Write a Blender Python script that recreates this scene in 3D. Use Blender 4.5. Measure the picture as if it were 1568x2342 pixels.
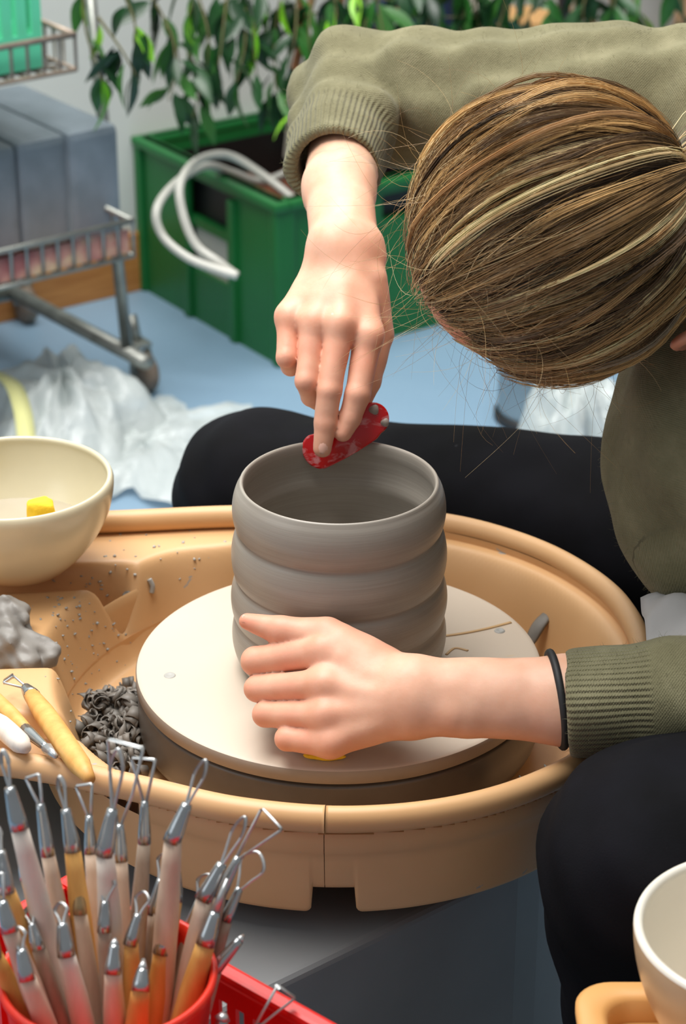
import bpy, bmesh, math, random
import numpy as np
from mathutils import Vector, Matrix, Quaternion
random.seed(7); RNG = np.random.default_rng(7)
for o in list(bpy.data.objects): bpy.data.objects.remove(o, do_unlink=True)
SC = bpy.context.scene
COL = SC.collection
R = math.radians

# ---------------------------------------------------------------- camera, world, lamps, exposure
FPX, CAMZ, PITCH = 5300.0, 1.355, R(26.1)
cam_data = bpy.data.cameras.new('camera'); cam = bpy.data.objects.new('camera', cam_data); COL.objects.link(cam)
cam.location = (0, 0, CAMZ); cam.rotation_euler = (R(90) - PITCH, 0, 0)
cam_data.sensor_fit = 'VERTICAL'; cam_data.sensor_height = 36; cam_data.lens = FPX / 2342 * 36
cam_data.dof.use_dof = True; cam_data.dof.focus_distance = 1.60; cam_data.dof.aperture_fstop = 10
cam_data.clip_start = 0.05
SC.camera = cam

world = bpy.data.worlds.new('world'); SC.world = world; world.use_nodes = True
bg = world.node_tree.nodes['Background']; bg.inputs[0].default_value = (0.93, 0.97, 1.0, 1); bg.inputs[1].default_value = 0.24

def area(name, loc, target, size, size_y, power, col):
    d = bpy.data.lights.new(name, 'AREA'); d.shape = 'RECTANGLE'; d.size = size; d.size_y = size_y; d.energy = power; d.color = col
    o = bpy.data.objects.new(name, d); COL.objects.link(o); o.location = loc
    o.rotation_euler = (Vector(target) - Vector(loc)).to_track_quat('-Z', 'Y').to_euler()
    return o
area('ceiling_lamp', (-0.45, 1.75, 2.7), (-0.25, 1.6, 0.5), 1.8, 1.2, 68, (1, 0.98, 0.95))
area('ceiling_lamp', (-0.2, 3.4, 2.7), (-0.2, 3.3, 0), 1.8, 1.2, 40, (1, 0.98, 0.95))
area('window_light', (-2.4, 0.5, 1.9), (0.1, 1.6, 0.6), 1.6, 1.6, 10, (0.85, 0.93, 1.0))
SC.view_settings.view_transform = 'Standard'; SC.view_settings.look = 'None'
SC.view_settings.gamma = 1.0; SC.view_settings.use_curve_mapping = False; SC.view_settings.exposure = 0.37

# ---------------------------------------------------------------- measuring helpers: a sight line met with a depth or a height
cP, sP = math.cos(PITCH), math.sin(PITCH)
def sight(px, py):
    u = (px - 784) / FPX; v = (1171 - py) / FPX
    return Vector((u, cP + v * sP, -sP + v * cP))
def at(px, py, y):
    d = sight(px, py); return Vector((0, 0, CAMZ)) + d * (y / d.y)
def atz(px, py, z):
    d = sight(px, py); return Vector((0, 0, CAMZ)) + d * ((z - CAMZ) / d.z)

# ---------------------------------------------------------------- objects, parents, tags
ORG = {}
def tag(o, label=None, cat=None, group=None, kind=None):
    if label: o['label'] = label
    if cat: o['category'] = cat
    if group: o['group'] = group
    if kind: o['kind'] = kind
    return o
def thing(name, label, cat, loc=(0, 0, 0), group=None, kind=None):
    o = bpy.data.objects.new(name, None); COL.objects.link(o); o.location = loc; o.empty_display_size = 0.02
    ORG[o.name] = Vector(loc); return tag(o, label, cat, group, kind)
def link_mesh(name, me, mat, parent=None, smooth=True):
    o = bpy.data.objects.new(name, me); COL.objects.link(o)
    if mat is not None and len(me.materials) == 0: me.materials.append(mat)
    if smooth: me.polygons.foreach_set('use_smooth', [True] * len(me.polygons))
    if parent is not None: o.parent = parent
    ORG[o.name] = ORG.get(parent.name, Vector()) if parent is not None else Vector()
    return o
def mesh_obj(name, verts, faces, mat, parent=None, smooth=True):
    """one mesh object from world-space vertices"""
    org = ORG.get(parent.name, Vector()) if parent is not None else Vector()
    v = np.asarray(verts, dtype=float).reshape(-1, 3) - np.array(org)
    base = Vector((0, 0, 0))
    if parent is None:
        base = Vector(((v[:, 0].min() + v[:, 0].max()) / 2, (v[:, 1].min() + v[:, 1].max()) / 2, v[:, 2].min())); v = v - np.array(base)
    me = bpy.data.meshes.new(name); me.from_pydata(v.tolist(), [], faces if isinstance(faces, list) else faces.tolist()); me.update()
    o = link_mesh(name, me, mat, parent, smooth); o.location = base
    ORG[o.name] = org + base
    return o

class MB:
    """collects shapes for one mesh"""
    def __init__(s): s.v = []; s.f = []
    def add(s, vs, fs):
        n = len(s.v); s.v += [tuple(a) for a in vs]; s.f += [[i + n for i in f] for f in fs]; return s
    def box(s, c, h, rot=None, bev=0.0):
        bm = bmesh.new(); bmesh.ops.create_cube(bm, size=2)
        for v in bm.verts: v.co = Vector((v.co.x * h[0], v.co.y * h[1], v.co.z * h[2]))
        if bev > 0: bmesh.ops.bevel(bm, geom=bm.edges[:], offset=bev, segments=2, profile=0.6, affect='EDGES')
        m = Matrix.Translation(Vector(c)) @ (rot.to_4x4() if rot is not None else Matrix())
        bm.verts.index_update()
        s.add([m @ v.co for v in bm.verts], [[v.index for v in f.verts] for f in bm.faces]); bm.free(); return s
    def tube(s, pts, rad, n=8, cap=True, flat=1.0, closed=False):
        pts = [Vector(p) for p in pts]; m = len(pts)
        rr = rad if isinstance(rad, (list, tuple, np.ndarray)) else [rad] * m
        base = len(s.v); up = None; rings = []
        for i in range(m):
            if closed: t = pts[(i + 1) % m] - pts[i - 1]
            else: t = pts[min(i + 1, m - 1)] - pts[max(i - 1, 0)]
            t = t.normalized() if t.length > 1e-9 else Vector((0, 0, 1))
            if up is None:
                up = Vector((0, 0, 1)) if abs(t.z) < 0.9 else Vector((1, 0, 0))
            up = (up - t * up.dot(t)); up = up.normalized() if up.length > 1e-6 else t.orthogonal().normalized()
            sd = t.cross(up)
            for k in range(n):
                a = 2 * math.pi * k / n
                s.v.append(tuple(pts[i] + (up * math.cos(a) * flat + sd * math.sin(a)) * rr[i]))
        seg = m if closed else m - 1
        for i in range(seg):
            j = (i + 1) % m
            for k in range(n):
                k2 = (k + 1) % n
                s.f.append([base + i * n + k, base + j * n + k, base + j * n + k2, base + i * n + k2])
        if cap and not closed:
            s.f.append([base + k for k in range(n)]); s.f.append([base + (m - 1) * n + k for k in reversed(range(n))])
        return s
    def lathe(s, prof, c=(0, 0, 0), n=64, axis=None, closed_ends=False):
        """prof: list of (r, h); revolve about axis through c"""
        c = Vector(c); ax = Vector(axis).normalized() if axis is not None else Vector((0, 0, 1))
        x = ax.orthogonal().normalized() if axis is not None else Vector((1, 0, 0)); y = ax.cross(x)
        base = len(s.v)
        for (r, h) in prof:
            for k in range(n):
                a = 2 * math.pi * k / n
                s.v.append(tuple(c + ax * h + (x * math.cos(a) + y * math.sin(a)) * r))
        for i in range(len(prof) - 1):
            for k in range(n):
                k2 = (k + 1) % n
                s.f.append([base + i * n + k, base + i * n + k2, base + (i + 1) * n + k2, base + (i + 1) * n + k])
        if closed_ends:
            s.f.append([base + k for k in reversed(range(n))]); m = base + (len(prof) - 1) * n; s.f.append([m + k for k in range(n)])
        return s
    def prism(s, poly, z0, z1):
        n = len(poly); base = len(s.v)
        s.v += [(p[0], p[1], z0) for p in poly] + [(p[0], p[1], z1) for p in poly]
        s.f.append([base + i for i in reversed(range(n))]); s.f.append([base + n + i for i in range(n)])
        for i in range(n):
            j = (i + 1) % n; s.f.append([base + i, base + j, base + n + j, base + n + i])
        return s
    def build(s, name, mat, parent=None, smooth=True, bevel=0, sharp=None):
        o = mesh_obj(name, s.v, s.f, mat, parent, smooth)
        if bevel:
            m = o.modifiers.new('bevel', 'BEVEL'); m.width = bevel; m.segments = 3; m.limit_method = 'ANGLE'; m.angle_limit = R(35)
        if sharp is not None:
            me = o.data; bm = bmesh.new(); bm.from_mesh(me)
            for e in bm.edges:
                if len(e.link_faces) == 2 and e.calc_face_angle() > R(sharp): e.smooth = False
            bm.to_mesh(me); bm.free()
        return o

def crom(pts, n, closed=False):
    """Catmull-Rom through pts, n samples per span"""
    P = [Vector(p) for p in pts]; m = len(P); out = []
    for i in range(m if closed else m - 1):
        if closed: a, b, c, d = P[i - 1], P[i], P[(i + 1) % m], P[(i + 2) % m]
        else: a, b, c, d = P[max(i - 1, 0)], P[i], P[i + 1], P[min(i + 2, m - 1)]
        for k in range(n):
            t = k / n
            out.append(0.5 * ((2 * b) + (c - a) * t + (2 * a - 5 * b + 4 * c - d) * t * t + (3 * b - a - 3 * c + d) * t ** 3))
    if not closed: out.append(P[-1])
    return out

# ---------------------------------------------------------------- materials
def srgb(r, g, b):
    f = lambda c: (c / 255 / 12.92) if c / 255 <= 0.04045 else ((c / 255 + 0.055) / 1.055) ** 2.4
    return (f(r), f(g), f(b), 1)
class M:
    """small wrapper round a principled node tree"""
    def __init__(s, name, col=(0.8, 0.8, 0.8, 1), rough=0.5, metal=0.0, **kw):
        s.m = bpy.data.materials.new(name); s.m.use_nodes = True; s.t = s.m.node_tree; s.n = s.t.nodes; s.l = s.t.links
        s.b = s.n['Principled BSDF']; s.b.inputs['Base Color'].default_value = col
        s.b.inputs['Roughness'].default_value = rough; s.b.inputs['Metallic'].default_value = metal
        for k, v in kw.items(): s.b.inputs[k].default_value = v
        s.col = col; s.tc = s.n.new('ShaderNodeTexCoord'); s.height = None
    def node(s, t, **kw):
        n = s.n.new(t)
        for k, v in kw.items(): setattr(n, k, v)
        return n
    def coords(s, scale=(1, 1, 1), src='Object'):
        mp = s.n.new('ShaderNodeMapping'); mp.inputs['Scale'].default_value = scale
        s.l.new(s.tc.outputs[src], mp.inputs['Vector']); return mp.outputs[0]
    def noise(s, scale, detail=4, rough=0.55, vec=None, dist=0.0):
        n = s.n.new('ShaderNodeTexNoise'); n.inputs['Scale'].default_value = scale; n.inputs['Detail'].default_value = detail
        n.inputs['Roughness'].default_value = rough; n.inputs['Distortion'].default_value = dist
        s.l.new(vec if vec is not None else s.tc.outputs['Object'], n.inputs['Vector']); return n.outputs['Fac']
    def ramp(s, fac, stops):
        r = s.n.new('ShaderNodeValToRGB'); e = r.color_ramp.elements
        e[0].position, e[0].color = stops[0]; e[1].position, e[1].color = stops[-1]
        for p, c in stops[1:-1]:
            k = e.new(p); k.color = c
        s.l.new(fac, r.inputs[0]); return r.outputs[0]
    def mix(s, fac, a, b, mode='MIX'):
        n = s.n.new('ShaderNodeMix'); n.data_type = 'RGBA'; n.blend_type = mode
        for sock, val in ((n.inputs[0], fac), (n.inputs[6], a), (n.inputs[7], b)):
            if hasattr(val, 'default_value') or isinstance(val, bpy.types.NodeSocket): s.l.new(val, sock)
            else: sock.default_value = val
        return n.outputs[2]
    def color(s, sock): s.l.new(sock, s.b.inputs['Base Color']); return s
    def bump(s, sock, strength=0.3, dist=0.002):
        b = s.n.new('ShaderNodeBump'); b.inputs['Strength'].default_value = strength; b.inputs['Distance'].default_value = dist
        s.l.new(sock, b.inputs['Height'])
        if s.height is not None: s.l.new(s.height, b.inputs['Normal'])
        s.height = b.outputs[0]; s.l.new(s.height, s.b.inputs['Normal']); return s
    def vary(s, scale=8, amt=0.12, dark=None, detail=4):
        c = s.col; a = tuple(min(1, x * (1 + amt)) for x in c[:3]) + (1,); d = dark or tuple(x * (1 - amt) for x in c[:3]) + (1,)
        s.color(s.ramp(s.noise(scale, detail), [(0.3, d), (0.7, a)])); return s
    def attr(s, name):
        n = s.n.new('ShaderNodeAttribute'); n.attribute_name = name; return n

MAT = {}
def simple(key, rgb, rough=0.5, metal=0.0, vs=8, va=0.1, bump=None, **kw):
    m = M(key, srgb(*rgb), rough, metal, **kw).vary(vs, va)
    if bump: m.bump(m.noise(bump[0], 5), bump[1], bump[2])
    MAT[key] = m.m; return m

# ---------------------------------------------------------------- signed-distance modelling (organic shapes)
def seg_sd(p, a, b, ra, rb, flat=None):
    a = np.asarray(a, float); b = np.asarray(b, float); ba = b - a
    L2 = max(float(ba @ ba), 1e-12)
    t = np.clip(((p - a) @ ba) / L2, 0, 1)
    q = p - a - t[:, None] * ba
    if flat is not None:
        ax, k = flat; ax = np.asarray(ax, float); ax = ax / np.linalg.norm(ax)
        q = q + np.outer((q @ ax) * (k - 1), ax)
    return np.sqrt((q * q).sum(1)) - (ra + (rb - ra) * t)
def ell_sd(p, c, axes, rad):
    q = (p - np.asarray(c, float)) @ np.asarray(axes, float).T
    r = np.asarray(rad, float); k0 = np.sqrt(((q / r) ** 2).sum(1)); k1 = np.sqrt(((q / (r * r)) ** 2).sum(1))
    return np.where(k1 > 1e-9, k0 * (k0 - 1) / np.maximum(k1, 1e-9), -r.min())
def smin(a, b, k):
    h = np.maximum(k - np.abs(a - b), 0) / k
    return np.minimum(a, b) - h * h * k * 0.25
def smax(a, b, k): return -smin(-a, -b, k)

def surface_nets(fn, lo, hi, h, blk=8):
    """sparse surface nets: fn maps (N,3) to distances; returns verts, quads"""
    lo = np.asarray(lo, float); hi = np.asarray(hi, float)
    nb = np.ceil((hi - lo) / (h * blk)).astype(int); n = nb * blk + 1
    g = [np.arange(nb[i]) * blk * h + lo[i] + blk * h / 2 for i in range(3)]
    C = np.stack(np.meshgrid(*g, indexing='ij'), -1).reshape(-1, 3)
    d = fn(C).reshape(nb)
    D = np.repeat(np.repeat(np.repeat(np.where(d > 0, 1.0, -1.0), blk, 0), blk, 1), blk, 2)
    D = np.pad(D, ((0, 1), (0, 1), (0, 1)), mode='edge')
    act = np.argwhere(np.abs(d) < blk * h * 1.35)
    off = np.stack(np.meshgrid(*[np.arange(blk + 1)] * 3, indexing='ij'), -1).reshape(-1, 3)
    for s0 in range(0, len(act), 600):
        idx = (act[s0:s0 + 600, None, :] * blk + off[None]).reshape(-1, 3)
        D[idx[:, 0], idx[:, 1], idx[:, 2]] = fn(idx * h + lo)
    S = D < 0
    cnt = np.zeros(np.array(D.shape) - 1, np.int8)
    for i in (0, 1):
        for j in (0, 1):
            for k in (0, 1):
                cnt += S[i:i + cnt.shape[0], j:j + cnt.shape[1], k:k + cnt.shape[2]]
    cells = np.argwhere((cnt > 0) & (cnt < 8))
    vid = -np.ones(cnt.shape, np.int64); vid[cells[:, 0], cells[:, 1], cells[:, 2]] = np.arange(len(cells))
    acc = np.zeros((len(cells), 3)); num = np.zeros(len(cells))
    cor = [(i, j, k) for i in (0, 1) for j in (0, 1) for k in (0, 1)]
    val = {c: D[cells[:, 0] + c[0], cells[:, 1] + c[1], cells[:, 2] + c[2]] for c in cor}
    for c in cor:
        for ax in range(3):
            if c[ax] == 0:
                e = list(c); e[ax] = 1; e = tuple(e); a, b = val[c], val[e]
                m = (a < 0) != (b < 0); t = np.where(m, a / np.where(m, a - b, 1), 0)
                p = np.tile(np.array(c, float), (len(cells), 1)); p[:, ax] += t
                acc += p * m[:, None]; num += m
    V = (cells + acc / np.maximum(num, 1)[:, None]) * h + lo
    F = []
    for ax in range(3):
        sl0 = [slice(None)] * 3; sl1 = [slice(None)] * 3; sl0[ax] = slice(0, -1); sl1[ax] = slice(1, None)
        A = S[tuple(sl0)]; B = S[tuple(sl1)]
        e = np.argwhere(A != B); sgn = A[e[:, 0], e[:, 1], e[:, 2]]
        u, w = [(1, 2), (2, 0), (0, 1)][ax]
        ok = (e[:, u] > 0) & (e[:, w] > 0) & (e[:, u] < cnt.shape[u]) & (e[:, w] < cnt.shape[w]); e = e[ok]; sgn = sgn[ok]
        q = []
        for du, dw in ((-1, -1), (0, -1), (0, 0), (-1, 0)):
            i = e.copy(); i[:, u] += du; i[:, w] += dw; q.append(vid[i[:, 0], i[:, 1], i[:, 2]])
        q = np.stack(q, 1); q = np.where(sgn[:, None], q, q[:, ::-1]); F.append(q[(q >= 0).all(1)])
    return V, np.concatenate(F)
def relax(V, F, it=2, lam=0.5):
    V = V.copy(); E = np.concatenate([F[:, [0, 1]], F[:, [1, 2]], F[:, [2, 3]], F[:, [3, 0]]])
    for _ in range(it):
        a = np.zeros_like(V); c = np.zeros(len(V))
        for x, y in ((0, 1), (1, 0)):
            np.add.at(a, E[:, x], V[E[:, y]]); np.add.at(c, E[:, x], 1)
        V += lam * (a / np.maximum(c, 1)[:, None] - V)
    return V
def normals(V, F):
    n = np.cross(V[F[:, 2]] - V[F[:, 0]], V[F[:, 3]] - V[F[:, 1]]); N = np.zeros_like(V)
    for k in range(4): np.add.at(N, F[:, k], n)
    return N / np.maximum(np.linalg.norm(N, axis=1), 1e-12)[:, None]
def wob(p, f, seed=0):
    """smooth pseudo-noise from a few sines, about -1..1"""
    r = np.random.default_rng(seed); o = np.zeros(len(p))
    for i in range(6):
        k = r.normal(size=3); k = k / np.linalg.norm(k) * f * (0.7 + 0.8 * r.random()); o += np.sin(p @ k + r.random() * 6.28)
    return o / 3
def point_attr(o, name, kind, data):
    a = o.data.attributes.new(name, kind, 'POINT')
    a.data.foreach_set('color' if 'COLOR' in kind else ('vector' if 'VECTOR' in kind else 'value'), np.asarray(data, np.float32).ravel())
# ---------------------------------------------------------------- setting
U = Vector((0.82, 0.572, 0)).normalized(); N = Vector((U.y, -U.x, 0))      # along the wall / out of the wall
WALL0 = Vector((-0.3215, 3.620, 0)); ROTW = Matrix.Rotation(math.atan2(U.y, U.x), 3, 'Z')
m = M('lino', srgb(138, 163, 186), 0.45); MAT['lino'] = m.m
m.color(m.mix(m.noise(420, 2), m.ramp(m.noise(3, 4), [(0.35, srgb(134, 166, 188)), (0.65, srgb(148, 178, 198))]), srgb(124, 152, 178), 'MIX'))
m.bump(m.noise(600, 2), 0.08, 0.001)
m = M('plaster', srgb(214, 217, 212), 0.85).vary(3, 0.03); m.bump(m.noise(180, 4), 0.15, 0.002); MAT['plaster'] = m.m
m = M('beech', srgb(190, 125, 62), 0.5); MAT['beech'] = m.m
m.color(m.ramp(m.noise(6, 5, vec=m.coords((2, 2, 30))), [(0.3, srgb(172, 108, 50)), (0.7, srgb(204, 140, 74))]))
floor = MB().box((0, 2.6, -0.02), (3.4, 3.4, 0.02)).build('floor', MAT['lino'], smooth=False); tag(floor, kind='structure')
wall = MB().box(WALL0 + U * 0.5 - N * 0.05 + Vector((0, 0, 1.35)), (2.6, 0.05, 1.35), ROTW).build('wall_back', MAT['plaster'], smooth=False); tag(wall, kind='structure')
base = MB().box(WALL0 + U * 0.5 + N * 0.006 + Vector((0, 0, 0.05)), (2.6, 0.006, 0.05), ROTW, 0.002).build('baseboard_back', MAT['beech'], smooth=False); tag(base, kind='structure')

# ---------------------------------------------------------------- green crate with soil, hose
m = simple('crate_green', (22, 105, 48), 0.42, vs=5, va=0.12, bump=(90, 0.1, 0.001))
simple('soil', (96, 52, 30), 0.95, vs=40, va=0.5, bump=(60, 0.8, 0.01))
simple('pale_card', (188, 184, 172), 0.7, vs=10, va=0.05)
simple('clear_hose', (214, 212, 202), 0.25, vs=20, va=0.03, **{'Transmission Weight': 0.15})
CA = Vector((-0.096, 3.27, 0)); CL, CW, CH, CT = 0.56, 0.40, 0.262, 0.014      # near corner, long side along the wall
def cpt(a, b, z): return CA + U * a - N * b + Vector((0, 0, z))
def cbox(mb, a0, a1, b0, b1, z0, z1, bev=0.0):
    return mb.box(cpt((a0 + a1) / 2, (b0 + b1) / 2, (z0 + z1) / 2), ((a1 - a0) / 2, (b1 - b0) / 2, (z1 - z0) / 2), ROTW, bev)
crate = thing('plastic_crate', 'green plastic crate with hand holes, planted with a ficus, against the wall', 'crate', cpt(CL / 2, CW / 2, 0))
g = MAT['crate_green']
cbox(MB(), 0.004, CL - 0.004, 0.004, CW - 0.004, 0.0, 0.016, 0.003).build('bottom', g, crate, smooth=False)
def side_panel(name, end):
    """panel with a hand hole and a card window; end: short side (b runs), else long side"""
    mb = MB(); L = CW if end else CL
    lo, hi = (0.30, 0.66) if end else (0.34, 0.62)
    def put(s0, s1, z0, z1, t0=0.0, t1=CT):
        if end: cbox(mb, t0, t1, s0, s1, z0, z1)
        else: cbox(mb, s0, s1, t0, t1, z0, z1)
    put(0, L, 0, 0.085); put(0, L * lo, 0.085, CH); put(L * hi, L, 0.085, CH)
    put(L * lo, L * hi, 0.236, CH)
    if end: put(L * lo, L * hi, 0.158, 0.172)
    else: put(L * lo, L * hi, 0.085, 0.196)
    return mb.build(name, g, crate, smooth=False)
pe = side_panel('end_panel', True); pl = side_panel('side_panel', False)
MB().box(cpt(0.010, CW * 0.46, 0.123), (0.002, CW * 0.16, 0.038), ROTW).build('label_card', MAT['pale_card'], pe, smooth=False)
mb = cbox(MB(), 0, CL, CW - CT, CW, 0, CH); mb.build('side_panel', g, crate, smooth=False)
mb = cbox(MB(), CL - CT, CL, 0, CW, 0, CH); mb.build('end_panel', g, crate, smooth=False)
for (a, b) in ((0, 0), (CL, 0), (0, CW), (CL, CW)):
    cbox(MB(), a - 0.008, a + 0.008 + (0.02 if a == 0 else 0), b - 0.006, b + 0.012, 0, CH - 0.004, 0.004).build('corner_post', g, crate, smooth=False)
for b in (0.115, 0.25): cbox(MB(), -0.008, 0.004, b, b + 0.018, 0.0, CH - 0.03, 0.003).build('rib', g, crate, smooth=False)
for a in (0.16, 0.40): cbox(MB(), a, a + 0.018, -0.008, 0.004, 0.0, CH - 0.03, 0.003).build('rib', g, crate, smooth=False)
rim = MB()
cbox(rim, -0.012, 0.016, -0.012, CW + 0.012, CH - 0.014, CH, 0.004); cbox(rim, CL - 0.016, CL + 0.012, -0.012, CW + 0.012, CH - 0.014, CH, 0.004)
cbox(rim, 0.016, CL - 0.016, -0.012, 0.016, CH - 0.014, CH, 0.004); cbox(rim, 0.016, CL - 0.016, CW - 0.016, CW + 0.012, CH - 0.014, CH, 0.004)
rim.build('rim', g, crate, smooth=False)
gx, gy = 40, 30; vs = []; fs = []
for i in range(gx):
    for j in range(gy):
        p = cpt(0.022 + (CL - 0.044) * i / (gx - 1), 0.022 + (CW - 0.044) * j / (gy - 1), 0)
        vs.append((p.x, p.y, 0.166 + 0.010 * math.sin(i * 0.7) * math.cos(j * 0.9) + 0.006 * random.random()))
fs = [[i * gy + j, (i + 1) * gy + j, (i + 1) * gy + j + 1, i * gy + j + 1] for i in range(gx - 1) for j in range(gy - 1)]
lin = MB()
for (a0, a1, b0, b1) in ((0.016, 0.019, 0.02, CW - 0.02), (CL - 0.019, CL - 0.016, 0.02, CW - 0.02), (0.019, CL - 0.019, 0.016, 0.019), (0.019, CL - 0.019, CW - 0.019, CW - 0.016)): cbox(lin, a0, a1, b0, b1, 0.018, 0.232)
simple('black_liner', (16, 17, 17), 0.5); lin.build('liner', MAT['black_liner'], crate, smooth=False)
so = mesh_obj('soil', vs, fs, MAT['soil']); tag(so, 'brown potting soil filling the green crate', 'soil', kind='stuff')
hose = [at(690, 470, 3.33), at(600, 400, 3.36), at(520, 355, 3.36), at(450, 368, 3.30), at(412, 420, 3.24), at(418, 490, 3.21), at(448, 560, 3.19), at(500, 600, 3.175), at(542, 632, 3.17)]
hz = [at(690, 380, 3.50), at(600, 415, 3.46), at(530, 395, 3.42), at(470, 380, 3.36), at(400, 420, 3.28), at(358, 480, 3.22), at(372, 540, 3.2), at(430, 590, 3.175), at(500, 618, 3.165), at(543, 630, 3.16)]
hs = thing('hose', 'loop of pale translucent hose hanging over the rim of the green crate', 'hose', at(542, 632, 3.17))
MB().tube(crom(hose, 8), 0.0065, 10).build('hose_strand', MAT['clear_hose'], hs)
MB().tube(crom(hz, 8), 0.0065, 10).build('hose_strand', MAT['clear_hose'], hs)
box = MB().box(cpt(0.36, CW - 0.05, 0.235), (0.11, 0.006, 0.045), ROTW @ Matrix.Rotation(0.2, 3, 'X'), 0.002).build('cardboard_sheet', MAT['pale_card'], smooth=False)
tag(box, 'pale grey card standing in the soil at the back of the green crate', 'card')

# ---------------------------------------------------------------- wire trolley with clay blocks and a mint crate
simple('wire', (150, 152, 146), 0.42, 0.85, vs=30, va=0.25)
simple('worn_wire', (158, 142, 128), 0.55, 0.6, vs=25, va=0.35)
simple('caster_rubber', (128, 112, 98), 0.7, vs=30, va=0.3)
m = simple('pink_board', (178, 120, 112), 0.8); m.color(m.ramp(m.noise(14, 3), [(0.38, srgb(160, 98, 96)), (0.5, srgb(190, 136, 124)), (0.62, srgb(214, 186, 150))]))
TZ = 0.282
T1 = atz(306, 585, TZ); T0 = atz(-260, 722, TZ); TU = (T0 - T1).normalized(); TN = Vector((TU.y, -TU.x, 0))
if TN.y < 0: TN = -TN
TLEN, TDEP = (T0 - T1).length, 0.46
trolley = thing('wire_trolley', 'grey wire shelf trolley on casters beside the green crate', 'trolley', (T1.x, T1.y, 0))
def tpt(a, b, z): return T1 + TU * a + TN * b + Vector((0, 0, z - TZ))
def wire_tray(name, z, lip, a0=0.0, dep=TDEP, mat='wire', tilt=0.0):
    mb = MB(); r = 0.0026
    for zz, rr in ((z, 0.0032), (z + lip, 0.0042)):
        mb.tube([tpt(a0, 0, zz), tpt(TLEN, 0, zz)], rr, 6); mb.tube([tpt(a0, dep, zz), tpt(TLEN, dep, zz)], rr, 6)
        mb.tube([tpt(a0, 0, zz), tpt(a0, dep, zz)], rr, 6); mb.tube([tpt(TLEN, 0, zz), tpt(TLEN, dep, zz)], rr, 6)
    k = a0
    while k < TLEN:
        mb.tube([tpt(k, 0, z + lip), tpt(k, 0, z), tpt(k, dep, z), tpt(k, dep, z + lip)], r, 5, cap=False); k += 0.0235
    k = 0.03
    while k < dep:
        mb.tube([tpt(a0, k, z + lip), tpt(a0, k, z), tpt(TLEN, k, z), tpt(TLEN, k, z + lip)], r, 5, cap=False); k += 0.0235
    return mb.build(name, MAT[mat], trolley)
wire_tray('wire_shelf', TZ, 0.05)
UZ = 0.552
wire_tray('wire_shelf', UZ, 0.046, 0.075, 0.40, 'worn_wire')
bt = MB()
for k in range(1): bt.add([tpt(0.004, 0.004, TZ + 0.005), tpt(TLEN, 0.004, TZ + 0.005), tpt(TLEN, TDEP - .004, TZ + 0.005), tpt(0.004, TDEP - .004, TZ + 0.005), tpt(0.004, 0.005, TZ + 0.038), tpt(TLEN, 0.005, TZ + 0.038)], [[0, 1, 2, 3], [0, 1, 5, 4]])
bt.build('shelf_liner', MAT['pink_board'], trolley, smooth=False)
Q = atz(291, 806, 0.10); Qt = at(190, -160, Q.y + 0.05)
MB().tube([Q, Q.lerp(Qt, 0.5), Qt], 0.0085, 12).build('post', MAT['wire'], trolley)
bk = atz(28, 668, 0.10); fr = Q + (Q - bk).normalized() * 0.05
MB().tube([bk - (Q - bk).normalized() * 0.12, fr], 0.013, 10, flat=0.8).build('base_beam', MAT['wire'], trolley)
MB().tube([bk + TU * 0.0, bk + TU * 0.9], 0.012, 10).build('base_beam', MAT['wire'], trolley)
def caster(p):
    c = Vector((p.x, p.y, 0.03))
    w = MB().lathe([(0.004, -0.011), (0.026, -0.011), (0.030, -0.007), (0.030, 0.007), (0.026, 0.011), (0.004, 0.011)], c, 28, axis=(0.83, 0.55, 0), closed_ends=True)
    w.build('caster_wheel', MAT['caster_rubber'], trolley)
    f = MB().box(c + Vector((-0.012, 0.018, 0.040)), (0.014, 0.022, 0.004), ROTW, 0.001)
    ax = Vector((0.83, 0.55, 0)).normalized()
    for s in (-1, 1):
        f.tube([c + ax * 0.014 * s, c + ax * 0.014 * s + Vector((-0.012, 0.018, 0.040))], 0.006, 6, flat=0.5)
    f.tube([c + Vector((-0.012, 0.018, 0.04)), c + Vector((-0.02, 0.03, 0.078))], 0.009, 8)
    f.build('caster_fork', MAT['wire'], trolley)
caster(atz(332, 893, 0.0)); caster(atz(60, 735, 0)); caster(atz(-150, 1010, 0.0))
m = M('grey_clay_block', srgb(128, 138, 150), 0.6); MAT['grey_clay_block'] = m.m
m.color(m.ramp(m.noise(9, 5), [(0.3, srgb(98, 110, 117)), (0.55, srgb(118, 130, 139)), (0.75, srgb(138, 149, 160))])); m.bump(m.noise(40, 4), 0.2, 0.002)
def clay_block(name, label, px, py, w, h, d, dz=0.0):
    p = atz(px, py, TZ + 0.009); rot = Matrix.Rotation(math.atan2(TU.y, TU.x), 3, 'Z')
    c = p + TU * (w / 2) + TN * (d / 2) + Vector((0, 0, h / 2 + dz))
    mb = MB().box(c, (w / 2 - .0015, d / 2, h / 2), rot, 0.011)
    o = mb.build(name, MAT['grey_clay_block'], smooth=False); tag(o, label, 'clay block', 'wrapped clay blocks on the trolley'); return o
clay_block('clay_block', 'blue-grey clay block at the corner of the trolley shelf beside the green crate', 284, 533, 0.083, 0.156, 0.26)
clay_block('clay_block', 'blue-grey clay block standing between two others on the trolley', 172, 552, 0.082, 0.152, 0.25)
clay_block('clay_block', 'darker blue-grey clay block next to the middle block, away from the crate', 55, 578, 0.085, 0.150, 0.25)
clay_block('clay_block', 'blue-grey clay block at the far end of the row under the mint crate', -65, 600, 0.085, 0.150, 0.25)
simple('clear_film', (196, 206, 212), 0.25, vs=30, va=0.1)
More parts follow.
